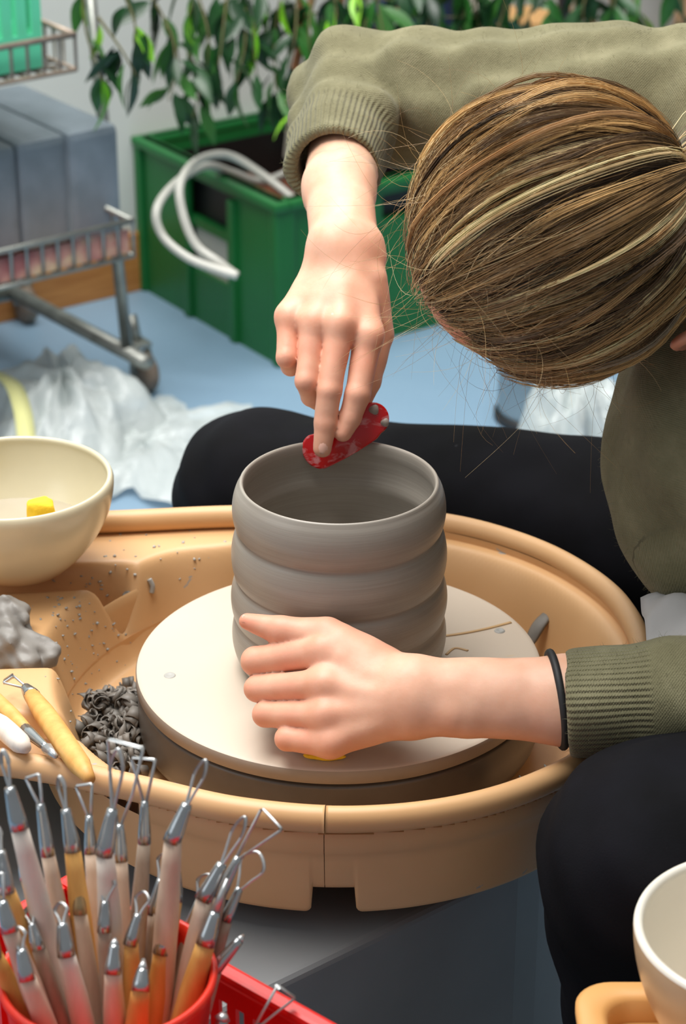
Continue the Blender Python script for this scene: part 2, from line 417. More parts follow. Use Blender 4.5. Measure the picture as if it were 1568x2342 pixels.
p = atz(80, 545, TZ + 0.012); mb = MB().tube(crom([p, p + Vector((0, -0.004, 0.02)), p + Vector((-0.003, 0, 0.042))], 5), [0.012, 0.012, 0.012, 0.011, 0.009, 0.008, 0.007, 0.006, 0.005, 0.003, 0.002], 8, flat=0.5)
tag(mb.build('plastic_film', MAT['clear_film']), 'twisted end of clear film between two clay blocks', 'plastic film')
# mint crate on the upper shelf
m = simple('mint', (96, 206, 162), 0.4, vs=6, va=0.06)
mint = thing('mint_crate', 'mint green slotted plastic crate on the upper trolley shelf', 'crate', tpt(0.10, 0.02, UZ))
def mbx(a0, a1, b0, b1, z0, z1):
    return MB().box(tpt((a0 + a1) / 2, (b0 + b1) / 2, (z0 + z1) / 2), (abs(a1 - a0) / 2, abs(b1 - b0) / 2, (z1 - z0) / 2), Matrix.Rotation(math.atan2(TU.y, TU.x), 3, 'Z'))
ma, mz = 0.112, UZ + 0.006
mbx(ma, TLEN - 0.02, 0.02, 0.32, mz, mz + 0.006).build('bottom', MAT['mint'], mint, smooth=False)
f = mbx(ma, TLEN - 0.02, 0.018, 0.024, mz, mz + 0.045); f.add(*[(lambda q: (q.v, q.f))(mbx(ma, TLEN - 0.02, 0.018, 0.024, mz + 0.115, mz + 0.16))][0])
k = ma
i = 0
while k < TLEN - 0.03:
    w = 0.014 if (i < 5) else 0.075
    q = mbx(k, min(k + w, TLEN - 0.02), 0.018, 0.024, mz + 0.045, mz + 0.115); f.add(q.v, q.f); k += w + 0.0075; i += 1
f.build('front_panel', MAT['mint'], mint, smooth=False)
mbx(ma, TLEN - 0.02, 0.314, 0.32, mz, mz + 0.16).build('back_panel', MAT['mint'], mint, smooth=False)
e = mbx(ma, ma + 0.006, 0.024, 0.314, mz, mz + 0.045); q = mbx(ma, ma + 0.006, 0.024, 0.314, mz + 0.115, mz + 0.16); e.add(q.v, q.f)
for k in range(13):
    q = mbx(ma, ma + 0.006, 0.024 + k * 0.0225, 0.024 + k * 0.0225 + 0.013, mz + 0.045, mz + 0.115); e.add(q.v, q.f)
e.build('end_panel', MAT['mint'], mint, smooth=False)

# ---------------------------------------------------------------- ficus in the crate, second ficus behind, leaves built one by one
def leaf_mesh(name, L, W, mat, fold, droop):
    vs = []; fs = []; n = 7
    prof = [0.0, 0.55, 0.92, 1.0, 0.82, 0.45, 0.0]
    for i in range(n):
        t = i / (n - 1); w = W * prof[i] / 2; z = -droop * t * t * L
        vs += [(-w, t * L, z + fold * w), (0, t * L, z), (w, t * L, z + fold * w)]
    for i in range(n - 1):
        b = i * 3; fs += [[b, b + 1, b + 4, b + 3], [b + 1, b + 2, b + 5, b + 4]]
    me = bpy.data.meshes.new(name); me.from_pydata(vs, [], fs); me.materials.append(mat); me.update()
    me.polygons.foreach_set('use_smooth', [True] * len(me.polygons)); return me
def leaf_mat(name, a, b):
    m = M(name, srgb(*a), 0.34); oi = m.node('ShaderNodeObjectInfo')
    m.color(m.ramp(oi.outputs['Random'], [(0.0, srgb(*a)), (1.0, srgb(*b))])); m.b.inputs['Subsurface Weight'].default_value = 0.0
    return m.m
LEAFM = [leaf_mat('leaf_dark', (18, 48, 26), (42, 84, 46)), leaf_mat('leaf_mid', (34, 88, 32), (66, 120, 52)), leaf_mat('leaf_lime', (112, 190, 38), (150, 215, 60))]
LEAVES = [[leaf_mesh('leaf', 1.0, 0.34, mm, 0.3, dr) for dr in (0.08, 0.35)] for mm in LEAFM]
simple('ficus_bark', (142, 92, 58), 0.85, vs=25, va=0.3, bump=(60, 0.5, 0.003))
simple('twig', (92, 88, 52), 0.8, vs=30, va=0.2)
def plant(name, label, base, stems, clusters, limit, seed):
    rnd = random.Random(seed); t = thing(name, label, 'plant', base); org = ORG[t.name]
    for st in stems:
        pts = crom(st['p'], 6); n = len(pts)
        MB().tube(pts, [st['r'] * (1 - 0.5 * i / n) for i in range(n)], 8).build('stem', MAT['ficus_bark'], t)
    count = 0
    for (a, b, sag, nl, size, lime) in clusters:
        a = Vector(a); b = Vector(b); mid = a.lerp(b, 0.5) + Vector((rnd.uniform(-.02, .02), rnd.uniform(-.03, .03), sag))
        tw = crom([a, mid, b], 8); MB().tube(tw, [0.0022 * (1 - 0.6 * i / len(tw)) for i in range(len(tw))], 5).build('twig', MAT['twig'], t)
        for k in range(nl):
            if count >= limit: break
            i = rnd.randrange(1, len(tw)); p = tw[i]
            d = Vector((rnd.uniform(-1, 1) * 0.75, rnd.uniform(-1, 1) * 0.75, rnd.uniform(-1.7, -0.15))).normalized()
            L = size * rnd.uniform(0.72, 1.2); kind = 2 if rnd.random() < lime else (1 if rnd.random() < 0.4 else 0)
            o = bpy.data.objects.new('leaf', LEAVES[kind][rnd.randrange(2)]); COL.objects.link(o); o.parent = t
            q = d.to_track_quat('Y', 'Z') @ Quaternion((0, 1, 0), rnd.uniform(-1.2, 1.2))
            o.matrix_local = Matrix.Translation(p - org + d * 0.006) @ q.to_matrix().to_4x4() @ Matrix.Diagonal((L, L, L, 1))
            count += 1
    return t
def cl(x0, y0, x1, y1, Y0, Y1, sag, n, s, lime=0.06): return (at(x0, y0, Y0), at(x1, y1, Y1), sag, n, s, lime)
trunk = cpt(0.20, 0.20, 0.17)
clusters = [
 cl(190, -60, 235, 190, 3.02, 2.98, 0.0, 9, 0.052, 0.1), cl(260, -60, 300, 150, 3.05, 3.0, 0.0, 8, 0.052, 0.1), cl(225, 40, 312, 175, 3.02, 2.98, 0.0, 7, 0.055, 0.12),
 cl(340, -20, 400, 170, 3.35, 3.25, 0.0, 11, 0.062), cl(380, 60, 385, 230, 3.28, 3.25, 0.0, 8, 0.058), cl(430, 120, 440, 270, 3.28, 3.26, 0.0, 8, 0.058), cl(395, -60, 430, 40, 3.3, 3.28, 0, 8, .055, .3),
 cl(450, -20, 470, 170, 3.36, 3.3, 0.0, 12, 0.064), cl(520, -20, 500, 150, 3.38, 3.3, 0.0, 12, 0.064), cl(560, 20, 540, 190, 3.36, 3.3, 0.0, 12, 0.062),
 cl(600, -40, 590, 190, 3.40, 3.34, 0.0, 13, 0.064, 0.12), cl(640, 0, 630, 210, 3.40, 3.34, 0.0, 13, 0.062, 0.12), cl(680, -30, 660, 160, 3.42, 3.36, 0.0, 12, 0.062, 0.12),
 cl(655, 230, 650, 300, 3.33, 3.30, 0.0, 4, 0.06, 0.5), cl(720, -30, 710, 130, 3.42, 3.36, 0, 8, .06),
 cl(760, -40, 760, 90, 3.45, 3.40, 0.0, 9, 0.062, 0.1), cl(800, -40, 830, 70, 3.45, 3.42, 0.0, 9, 0.062, 0.15), cl(860, -50, 880, 90, 3.46, 3.42, 0.0, 10, 0.062, 0.05),
 cl(920, -50, 930, 90, 3.5, 3.46, 0.0, 11, 0.062, 0.03), cl(980, -50, 985, 95, 3.5, 3.46, 0.0, 11, 0.062, 0.03), cl(1040, -50, 1045, 95, 3.52, 3.5, 0.0, 11, 0.062, 0.03),
 cl(1090, -50, 1100, 80, 3.52, 3.5, 0.0, 10, 0.062, 0.04), cl(1130, -50, 1140, 60, 3.5, 3.48, 0.0, 6, 0.06, 0.04), cl(480, -20, 900, 0, 3.4, 3.45, 0, 22, .062), cl(880, -40, 1150, -20, 3.48, 3.5, 0, 22, .062), cl(700, 30, 1120, 40, 3.5, 3.52, 0, 24, .06),
 cl(700, 120, 690, 190, 3.36, 3.34, 0, 3, .055, .1)]
stems = [dict(p=[trunk + Vector((-0.02, 0, 0)), at(668, 230, 3.44), at(690, 90, 3.44), at(745, -120, 3.46)], r=0.009),
         dict(p=[trunk + Vector((0.02, 0.02, 0)), at(735, 150, 3.46), at(775, 40, 3.47), at(790, -150, 3.48)], r=0.008),
         dict(p=[trunk + Vector((0.05, 0.01, 0)), at(700, 120, 3.42), at(685, 0, 3.42), at(650, -160, 3.42)], r=0.007),
         dict(p=[trunk + Vector((0.08, 0.02, 0)), at(860, 90, 3.5), at(920, 10, 3.5), at(960, -140, 3.5)], r=0.007)]
plant('ficus', 'weeping ficus with drooping glossy leaves planted in the green crate', trunk, stems, clusters, 298, 3)
b2 = atz(1400, 105, 0.22) + Vector((0, 0, 0)); b2 = Vector((0.50, 3.82, 0.20))
c2 = [cl(1180, -60, 1190, 70, 3.70, 3.68, 0, 8, .06), cl(1215, 20, 1225, 85, 3.68, 3.66, 0, 5, .06), cl(1310, -50, 1325, 90, 3.72, 3.70, 0, 12, .062, .05), cl(1350, -40, 1350, 95, 3.72, 3.7, 0, 9, .06),
      cl(1430, -40, 1440, 90, 3.74, 3.7, 0, 11, .062, .18), cl(1470, -30, 1490, 90, 3.72, 3.7, 0, 10, .062), cl(1530, -50, 1545, 60, 3.72, 3.7, 0, 9, .062), cl(1250, -50, 1270, 20, 3.7, 3.68, 0, 6, .06), cl(1390, -60, 1400, 20, 3.72, 3.7, 0, 7, .06)]
s2 = [dict(p=[b2, at(1405, 60, 3.80), at(1420, -130, 3.8)], r=0.012), dict(p=[b2 + Vector((-.02, 0, 0)), at(1350, 30, 3.79), at(1310, -120, 3.78)], r=0.007)]
plant('ficus', 'leafy ficus standing in a pot in front of the wooden shelf', b2, s2, c2, 110, 5)
simple('terracotta', (150, 92, 62), 0.8, vs=12, va=0.12)
MBp = MB().lathe([(0.07, 0), (0.085, 0.0), (0.105, 0.17), (0.112, 0.17), (0.112, 0.21), (0.10, 0.21), (0.098, 0.195), (0.0, 0.195)], (b2.x, b2.y, 0), 40)
tag(MBp.build('flower_pot', MAT['terracotta']), 'brown flower pot holding the ficus near the wooden shelf', 'flower pot')
# things behind the leaves
simple('navy', (28, 42, 74), 0.5, vs=5, va=0.2); simple('cardboard', (206, 160, 104), 0.8, vs=10, va=0.08); simple('steel_blue', (150, 166, 186), 0.4, 0.3)
sk = np.array(at(950, 60, 3.66))
def sack(p):
    d = seg_sd(p, np.array((sk[0] - .02, sk[1], .30)), np.array((sk[0] + .01, sk[1], .52)), .088, .066, ((0.57, -.82, 0), 1.3)); d = smin(d, seg_sd(p, np.array((sk[0] - .02, sk[1], .26)), np.array((sk[0] + .06, sk[1] + .04, .27)), .07, .06), .05)
    return d + .006 * wob(p, 60, 41) + .003 * np.sin(p[:, 0] * 160 + 4 * np.sin(p[:, 2] * 30))
V_, F_ = surface_nets(sack, sk + np.array((-.17, -.16, -.26)), sk + np.array((.2, .17, .32)), .007)
o = mesh_obj('plastic_sack', relax(V_, F_, 2), F_, MAT['navy']); tag(o, 'dark navy plastic sack standing in the green crate behind the ficus leaves', 'sack')
c = at(1202, 40, 3.94); hgt = c.z + 0.006; cb = thing('cardboard_box', 'tan cardboard box with open flaps beside the wooden shelf, behind the green crate', 'box', (c.x, c.y, 0))
MB().box((c.x, c.y, hgt / 2), (0.046, 0.06, hgt / 2), None, 0.002).build('box_body', MAT['cardboard'], cb, smooth=False)
for sx in (-1, 1):
    MB().box((c.x + sx * 0.062, c.y - 0.0, hgt - 0.012), (0.016, 0.058, 0.0015), Matrix.Rotation(sx * 0.7, 3, 'Y')).build('box_flap', MAT['cardboard'], cb, smooth=False)
c = at(1290, 60, 4.02); sh = thing('wooden_shelf', 'light wooden shelf rack standing against the wall behind the ficus', 'shelf', (c.x, c.y, 0))
simple('pale_wood', (205, 168, 128), 0.6, vs=8, va=0.1); simple('charcoal', (40, 40, 42), 0.5)
for (dx, dy) in ((0, 0), (0.66, 0.02), (0.0, 0.16), (0.66, 0.18)):
    MB().box((c.x + dx, c.y + dy, 0.55), (0.012, 0.012, 0.55), None, 0.002).build('shelf_post', MAT['pale_wood'], sh, smooth=False)
for z in (0.12, 0.62, 1.08): MB().box((c.x + 0.33, c.y + 0.09, z), (0.345, 0.10, 0.01), None, 0.002).build('shelf_board', MAT['pale_wood'], sh, smooth=False)
MB().box((c.x + 0.44, c.y + 0.19, 0.55), (0.22, 0.004, 0.55)).build('back_board', MAT['pale_wood'], sh, smooth=False)
c = at(1287, 60, 3.9); MBt = MB().tube([(c.x, c.y, 0), (c.x, c.y, 0.9)], 0.011, 10); tag(MBt.build('metal_pole', MAT['charcoal']), 'dark upright pole in front of the wooden shelf', 'pole')
# ---------------------------------------------------------------- plastic sheets and bucket on the floor
m = M('plastic_sheet', srgb(214, 222, 220), 0.28); MAT['plastic_sheet'] = m.m
m.b.inputs['Alpha'].default_value = 0.74; m.b.inputs['Specular IOR Level'].default_value = 0.6; m.bump(m.noise(26, 4, dist=1.0), 0.5, 0.01)
simple('yellow_strip', (226, 226, 158), 0.4, vs=8, va=0.05)
def crumple(name, label, ctr, rx, ry, hz_, seed, rot=0.0, kind='plastic sheet', edge=0.35):
    r = random.Random(seed); n1, n2 = 64, 26; vs = []; ph = [r.uniform(0, 6.28) for _ in range(12)]
    for i in range(n2 + 1):
        t = i / n2
        for k in range(n1):
            a = 2 * math.pi * k / n1
            rad = t * (1 + edge * 0.4 * math.sin(3 * a + ph[0]) + edge * 0.4 * math.sin(5 * a + ph[1]) + edge * 0.25 * math.sin(9 * a + ph[2]))
            x, y = rx * rad * math.cos(a), ry * rad * math.sin(a)
            fold = 0.55 + 0.45 * math.sin(7 * a + 5 * t + ph[3]) * math.sin(3 * a - 4 * t + ph[4]) + 0.25 * math.sin(17 * a + 9 * t + ph[5]) * t
            z = hz_ * (max(0, 1 - t ** 3.4)) * (0.62 + 0.42 * fold) + 0.10 * hz_ * math.sin(9 * x / rx + ph[7]) * math.cos(8 * y / ry + ph[8]) * (1 - t) + 0.05 * hz_ * math.sin(21 * x / rx + 14 * y / ry + ph[9]) * (1 - t * .5) + 0.004 + 0.012 * abs(math.sin(11 * a + ph[6] + 6 * t)) * t
            c_, s_ = math.cos(rot), math.sin(rot)
            vs.append((ctr[0] + x * c_ - y * s_, ctr[1] + x * s_ + y * c_, ctr[2] + z))
    fs = [[i * n1 + k, i * n1 + (k + 1) % n1, (i + 1) * n1 + (k + 1) % n1, (i + 1) * n1 + k] for i in range(n2) for k in range(n1)]
    o = mesh_obj(name, vs, fs, MAT['plastic_sheet']); tag(o, label, kind); return o
c = atz(150, 1010, 0.0)
crumple('plastic_bag', 'crumpled milky plastic bag heaped on the floor below the trolley', (c.x, c.y, 0), 0.125, 0.19, 0.105, 4, 0.1, 'plastic bag', 0.3)
c = atz(330, 1050, 0.0)
crumple('plastic_sheet', 'thin flattened plastic sheet spread on the floor beside the plastic bag', (c.x, c.y, 0.0), 0.13, 0.17, 0.03, 9, -0.6, 'plastic sheet', 0.5)
c = atz(1300, 1030, 0.0)
crumple('plastic_bag', 'white plastic bag on the floor beside the grey tub', (c.x, c.y, 0), 0.07, 0.13, 0.13, 12, 0.1, 'plastic bag', 0.25)
a = [at(-30, 850, 2.98), at(25, 880, 2.94), at(50, 940, 2.88), at(60, 1010, 2.82)]
vs = []; pts = crom(a, 6)
for p in pts: vs += [p + Vector((-0.012, 0, 0.003)), p + Vector((0.012, 0.004, 0))]
o = mesh_obj('plastic_ribbon', vs, [[2 * i, 2 * i + 1, 2 * i + 3, 2 * i + 2] for i in range(len(pts) - 1)], MAT['yellow_strip'])
mo = o.modifiers.new('thick', 'SOLIDIFY'); mo.thickness = 0.0015; tag(o, 'pale yellow plastic strip lying on the crumpled bag', 'plastic strip')
simple('tub_grey', (140, 158, 168), 0.4, vs=8, va=0.1); simple('tub_blue', (112, 152, 196), 0.4, vs=8, va=0.1)
c = atz(1235, 925, 0.02)
tb = thing('tub', 'grey plastic tub with dark foot on the floor behind the potter', 'tub', (c.x, c.y, 0))
MB().lathe([(0.0, 0.004), (0.058, 0.004), (0.062, 0.02), (0.062, 0.15), (0.066, 0.153), (0.066, 0.158), (0.058, 0.158), (0.056, 0.02), (0.0, 0.014)], (c.x, c.y, 0), 48).build('tub_body', MAT['tub_grey'], tb)
MB().lathe([(0.06, 0.0), (0.067, 0.0), (0.067, 0.010), (0.062, 0.014)], (c.x, c.y, 0), 48).build('foot_ring', MAT['charcoal'], tb)
# ---------------------------------------------------------------- potter's wheel
AX, AY, BZ = -0.003, 1.493, 0.50
m = M('pan_tan', srgb(224, 182, 136), 0.45); MAT['pan_tan'] = m.m
nz = m.ramp(m.noise(5, 4), [(0.35, srgb(206, 160, 109)), (0.65, srgb(217, 173, 124))])
sp = m.ramp(m.noise(75, 3, 0.5, dist=0.6), [(0.735, (0, 0, 0, 1)), (0.76, (1, 1, 1, 1))])
m.color(m.mix(sp, nz, srgb(168, 160, 150))); m.bump(m.noise(130, 3), 0.06, 0.001)
simple('wheel_body', (124, 127, 128), 0.42, vs=9, va=0.08, bump=(140, 0.05, 0.001))
simple('wheel_head', (92, 86, 80), 0.38, 0.35, vs=14, va=0.2)
wheel = thing('pottery_wheel', "potter's wheel with tan splash pan and grey body in front of the potter", 'pottery wheel', (AX, AY, 0))
OUT = [(-.36, 1.372), (-.232, 1.335), (-.192, 1.323), (-.1317, 1.300), (-.07, 1.276), (0, 1.2655), (.07, 1.276), (.1317, 1.307), (.185, 1.36), (.217, 1.43), (.2265, 1.50), (.2145, 1.575),
       (.178, 1.64), (.13, 1.685), (.075, 1.712), (.0, 1.7235), (-.092, 1.7235), (-.19, 1.714), (-.36, 1.70), (-.41, 1.66), (-.42, 1.54), (-.41, 1.42)]
outl = [Vector((p.x, p.y, 0)) for p in crom([(x, y, 0) for x, y in OUT], 10, closed=True)]
# rim lip in two halves, meeting at the seam in front
def lip(pts, rx, name):
    mb = MB(); prof = []
    for k in range(14):
        a = 2 * math.pi * k / 14; prof.append((math.cos(a) * rx, math.sin(a) * 0.0095))
    base = 0; n = len(pts)
    for i, p in enumerate(pts):
        t = (pts[min(i + 1, n - 1)] - pts[max(i - 1, 0)]).normalized(); o = Vector((t.y, -t.x, 0))
        for (a, b) in prof: mb.v.append(tuple(p - o * 0.005 + o * a + Vector((0, 0, 0.509 + b))))
    for i in range(n - 1):
        for k in range(14):
            k2 = (k + 1) % 14; mb.f.append([i * 14 + k, i * 14 + k2, (i + 1) * 14 + k2, (i + 1) * 14 + k])
    mb.f.append(list(range(14))); mb.f.append([(n - 1) * 14 + k for k in reversed(range(14))])
    return mb.build(name, MAT['pan_tan'], wheel)
SX = -0.0125
dens = []
for i in range(len(outl)):
    a, b = outl[i], outl[(i + 1) % len(outl)]
    dens += [a.lerp(b, k / 3) for k in range(3)]
i0 = min(range(len(dens)), key=lambda i: (dens[i] - Vector((SX, 1.2663, 0))).length)
ring = dens[i0:] + dens[:i0]                      # starts at the seam, runs to the right round the back
far = min(range(len(ring)), key=lambda i: (ring[i] - Vector((-0.03, 1.7235, 0))).length)
lip([ring[0] + Vector((0.0003, 0, 0))] + ring[1:far], 0.0080, 'pan_rim'); lip(ring[far:] + [ring[0] + Vector((-0.0003, 0, 0))], 0.0088, 'pan_rim')
def inside(x, y):
    c = False; n = len(outl); j = n - 1
    for i in range(n):
        if (outl[i].y > y) != (outl[j].y > y) and x < (outl[j].x - outl[i].x) * (y - outl[i].y) / (outl[j].y - outl[i].y) + outl[i].x: c = not c
        j = i
    return c
# drum skirt in two halves with a cut-out at the front
def skirt(a0, a1, name):
    mb = MB(); n = int((a1 - a0) / R(0.35)); prof_n = 12
    for i in range(n + 1):
        a = a0 + (a1 - a0) * i / n; dx, dy = math.sin(a), -math.cos(a); x = AX + dx * 0.218
        zb = 0.428
        if dy < 0:
            w0, w1, r = -0.0215, 0.0090, 0.0048
            d = min(x - w0, w1 - x)
            if d > 0: zb = 0.448
            elif d > -r: zb = 0.428 + (r - math.sqrt(max(0, r * r - (r + d) ** 2))) * 1.0
        h = 0.508 - zb
        tp = 0.506 if math.hypot(dx, dy) > 0 and not inside(AX + dx * 0.236, AY + dy * 0.236) else 0.436
        prof = [(0.2205, tp), (0.2212, min(tp, 0.494)), (0.2212, 0.4815), (0.2196, 0.4795), (0.2186, 0.472), (0.2160, max(zb + 0.008, 0.45)), (0.2146, zb + 0.004), (0.2138, zb + 0.0012), (0.2120, zb), (0.2095, zb + 0.0015), (0.2105, max(zb + 0.01, 0.45)), (0.2165, min(tp, 0.496))]
        for (r_, z) in prof: mb.v.append((AX + dx * r_, AY + dy * r_, z))
    for i in range(n):
        for k in range(prof_n - 1):
            b = i * prof_n + k; mb.f.append([b, b + prof_n, b + prof_n + 1, b + 1])
    mb.f.append(list(reversed(range(prof_n)))); mb.f.append([n * prof_n + k for k in range(prof_n)])
    return mb.build(name, MAT['pan_tan'], wheel, sharp=50)
sa = math.atan2(SX - AX, 0.222)
skirt(sa + 0.0012, math.pi, 'pan_skirt'); skirt(-math.pi, sa - 0.0012, 'pan_skirt')
# inside of the pan: well, deck, channels
def sstep(a, b, t):
    t = min(1, max(0, (t - a) / (b - a))); return t * t * (3 - 2 * t)
def pan_z(x, y):
    r = math.hypot(x - AX, y - AY)
    top = 0.500
    wt = 0.212
    if x < -0.08 and y > AY: wt = 0.212 + 0.016 * sstep(-0.08, -0.15, x)
    w = sstep(wt - 0.026, wt, r); z = 0.430 + (top - 0.430) * w
    if x < -0.08 and r > 0.19:
        fade = 1.0
        for yc, hw, dep in ((1.632 + 0.10 * (x + 0.19), 0.019, 0.052), (1.510 + 0.06 * (x + 0.2), 0.020, 0.034), (1.405, 0.016, 0.020)):
            d = abs(y - yc); zz = top - dep * (1 - sstep(hw * 0.45, hw * 1.12, d)) * sstep(0.160, 0.186, -x)
            z = min(z, zz) if w > 0.98 else min(z, 0.430 + (zz - 0.430) * w)
    return z
h = 0.0028; nx = int(0.66 / h); ny = int(0.48 / h); x0, y0 = -0.425, 1.258
vid = {}; vs = []; fs = []
ok = [[inside(x0 + i * h, y0 + j * h) for j in range(ny)] for i in range(nx)]
def gv(i, j):
    if (i, j) not in vid:
        vid[(i, j)] = len(vs); vs.append((x0 + i * h, y0 + j * h, pan_z(x0 + i * h, y0 + j * h)))
    return vid[(i, j)]
for i in range(nx - 1):
    for j in range(ny - 1):
        if ok[i][j] and ok[i + 1][j] and ok[i][j + 1] and ok[i + 1][j + 1]: fs.append([gv(i, j), gv(i + 1, j), gv(i + 1, j + 1), gv(i, j + 1)])
vv = np.array(vs); F4 = np.array(fs); zz = relax(vv, F4, 3, 0.5); vv[:, 2] = zz[:, 2]
mesh_obj('pan_tray', vv, fs, MAT['pan_tan'], wheel)
mb = MB().prism([(-.10, 1.1815), (.124, 1.36), (.142, 1.385), (.192, 1.47), (.10, 1.76), (-.30, 1.76), (-.40, 1.29)], 0.03, 0.410)
mb.build('wheel_body', MAT['wheel_body'], wheel, smooth=False, bevel=0.006)
MB().lathe([(0.05, 0.41), (0.06, 0.41), (0.06, 0.455), (0.03, 0.455)], (AX, AY, 0), 40, closed_ends=True).build('shaft_collar', MAT['wheel_body'], wheel)
MB().lathe([(0.0, 0.446), (0.142, 0.446), (0.148, 0.450), (0.1495, 0.456), (0.1495, 0.484), (0.1485, 0.4865), (0.0, 0.4865)], (AX, AY, 0), 128).build('wheel_head', MAT['wheel_head'], wheel)
for (x, y) in ((-.3, 1.36), (.1, 1.45), (.05, 1.7), (-.25, 1.7)):
    MB().lathe([(0.0, 0), (0.02, 0), (0.022, 0.03), (0.0, 0.032)], (x, y, 0), 16).build('rubber_foot', MAT['charcoal'], wheel)

# bat
m = M('bat', srgb(214, 200, 184), 0.55); MAT['bat'] = m.m
rings_ = m.noise(1, 3, vec=m.coords((3, 3, 3)))
c1 = m.ramp(rings_, [(0.3, srgb(196, 178, 158)), (0.7, srgb(208, 194, 176))])
m.color(m.mix(m.ramp(m.noise(16, 4, dist=1.2), [(0.70, (0, 0, 0, 1)), (0.76, (1, 1, 1, 1))]), c1, srgb(206, 178, 138)))
m.bump(m.noise(60, 4), 0.06, 0.001)
simple('bat_edge', (150, 138, 126), 0.5, vs=10, va=0.15)
bat = thing('bat', 'round cream bat on the wheel head under the clay pot', 'bat', (AX, AY, 0.4865))
MB().lathe([(0.0, 0.4885), (0.1485, 0.4885), (0.1502, 0.4895), (0.1502, 0.4975), (0.1494, 0.4992)], (AX, AY, 0), 160).build('bat_edge', MAT['bat_edge'], bat)
MB().lathe([(0.1494, 0.4992), (0.1482, 0.4999), (0.146, BZ), (0.10, BZ), (0.0, BZ)], (AX, AY, 0), 160).build('bat_top', MAT['bat'], bat)
simple('slip_brown', (196, 158, 108), 0.5); simple('slip_grey', (166, 164, 158), 0.45)
for pts, w in (([(1010, 1455), (1060, 1448), (1110, 1438), (1168, 1423)], 0.0016), ([(1020, 1497), (1040, 1482), (1070, 1488)], 0.0012)):
    P_ = [atz(x, y, BZ + 0.0003) for x, y in pts]; MB().tube(crom(P_, 5), w, 6, flat=0.25).build('slip_streak', MAT['slip_brown'], bat)
for (x, y, r_) in ((1142, 1443, 0.0042), (388, 1545, 0.0045)):
    p = atz(x, y, BZ); MB().lathe([(r_, 0.0), (r_ * 0.8, 0.0009), (r_ * 0.55, 0.0004), (0, 0.0002)], p, 18).build('slip_spot', MAT['slip_grey'], bat)

# pot
m = M('wet_clay', srgb(150, 144, 134), 0.36); MAT['wet_clay'] = m.m
st = m.noise(1, 4, 0.6, vec=m.coords((6, 6, 420)))
fine = m.noise(1, 2, 0.5, vec=m.coords((25, 25, 1500)))
m.color(m.mix(0.35, m.ramp(st, [(0.3, srgb(146, 138, 127)), (0.7, srgb(157, 150, 139))]), m.ramp(fine, [(0.3, srgb(142, 134, 123)), (0.7, srgb(161, 154, 143))])))
m.bump(st, 0.10, 0.0010); m.bump(fine, 0.05, 0.0005)
m.b.inputs['Specular IOR Level'].default_value = 0.45
PX0 = 0.0 - 0.0028
wz = [0.5040, 0.5410, 0.5740, 0.6120]; wr = [0.0712, 0.0752, 0.0742, 0.0728]; amp = [0.0052, 0.0042, 0.0045]
prof = [(0.0, BZ + 0.0005), (0.066, BZ + 0.0005), (0.0695, BZ + 0.0015), (0.0712, 0.5040)]
for i in range(3):
    for k in range(1, 15):
        t = k / 14; prof.append((wr[i] + (wr[i + 1] - wr[i]) * t + amp[i] * math.sin(math.pi * t) ** 0.62, wz[i] + (wz[i + 1] - wz[i]) * t))
for k in range(1, 19):
    a = k / 18 * math.pi * 0.5
    t = k / 18
    prof.append((0.0728 + 0.0045 * math.sin(math.pi * min(1, t * 1.02)) ** 0.62 - 0.0012 * t, 0.612 + 0.0345 * t))
prof += [(0.0712, 0.6480), (0.0702, 0.6490), (0.0692, 0.6487), (0.0684, 0.6475), (0.0682, 0.645)]
inn = []
for (r_, z) in reversed(prof):
    if 0.512 < z < 0.642: inn.append((r_ - 0.0068 - 0.001 * (z < 0.53), z))
prof += inn[::2] + [(0.060, 0.5085), (0.054, 0.506), (0.0, 0.5055)]
pot = MB().lathe(prof, (PX0, AY, 0), 160).build('clay_pot', MAT['wet_clay'])
tag(pot, 'freshly thrown grey clay pot with bulging ribs on the wheel', 'clay pot')

# ---------------------------------------------------------------- things on the pan: bowl, sponge, clay lump, trimmings
m = M('cream_glaze', srgb(226, 216, 188), 0.22); MAT['cream_glaze'] = m.m
sg = m.n.new('ShaderNodeSeparateXYZ'); m.l.new(m.tc.outputs['Object'], sg.inputs[0])
mr = m.n.new('ShaderNodeMapRange'); m.l.new(sg.outputs['Z'], mr.inputs[0]); mr.inputs[1].default_value = 0.004; mr.inputs[2].default_value = 0.026
m.color(m.mix(mr.outputs[0], m.ramp(m.noise(9, 4), [(0.3, srgb(216, 178, 136)), (0.7, srgb(226, 196, 156))]), m.ramp(m.noise(7, 4), [(0.3, srgb(206, 196, 164)), (0.7, srgb(220, 211, 182))])))
m.bump(m.noise(1, 2, vec=m.coords((4, 4, 160))), 0.08, 0.001)
def bowl_prof(rt, h, base, th=0.0045):
    o = []
    for k in range(20):
        t = k / 19; o.append((base + (rt * 1.012 - base) * math.sin(min(1, t * 1.06) * math.pi / 2) ** 0.72 if k else base, h * t))
    o[-1] = (rt, h - 0.002); o += [(rt - 0.0008, h - 0.0005), (rt - 0.002, h), (rt - 0.0035, h - 0.0006), (rt - th, h - 0.003)]
    i = []
    for k in range(1, 18):
        t = 1 - k / 18; i.append((max(0.0, (base + (rt * 1.012 - base) * math.sin(min(1, t * 1.06) * math.pi / 2) ** 0.72) - th), max(h * t, 0.007)))
    return [(0, 0.0), (base - 0.003, 0)] + o + i + [(base - 0.012, 0.007), (0, 0.0065)]
BOWL = Vector((-0.2585, 1.640, 0.501))
bowl = thing('water_bowl', 'cream glazed bowl with a bare foot on the corner of the splash pan', 'bowl', BOWL)
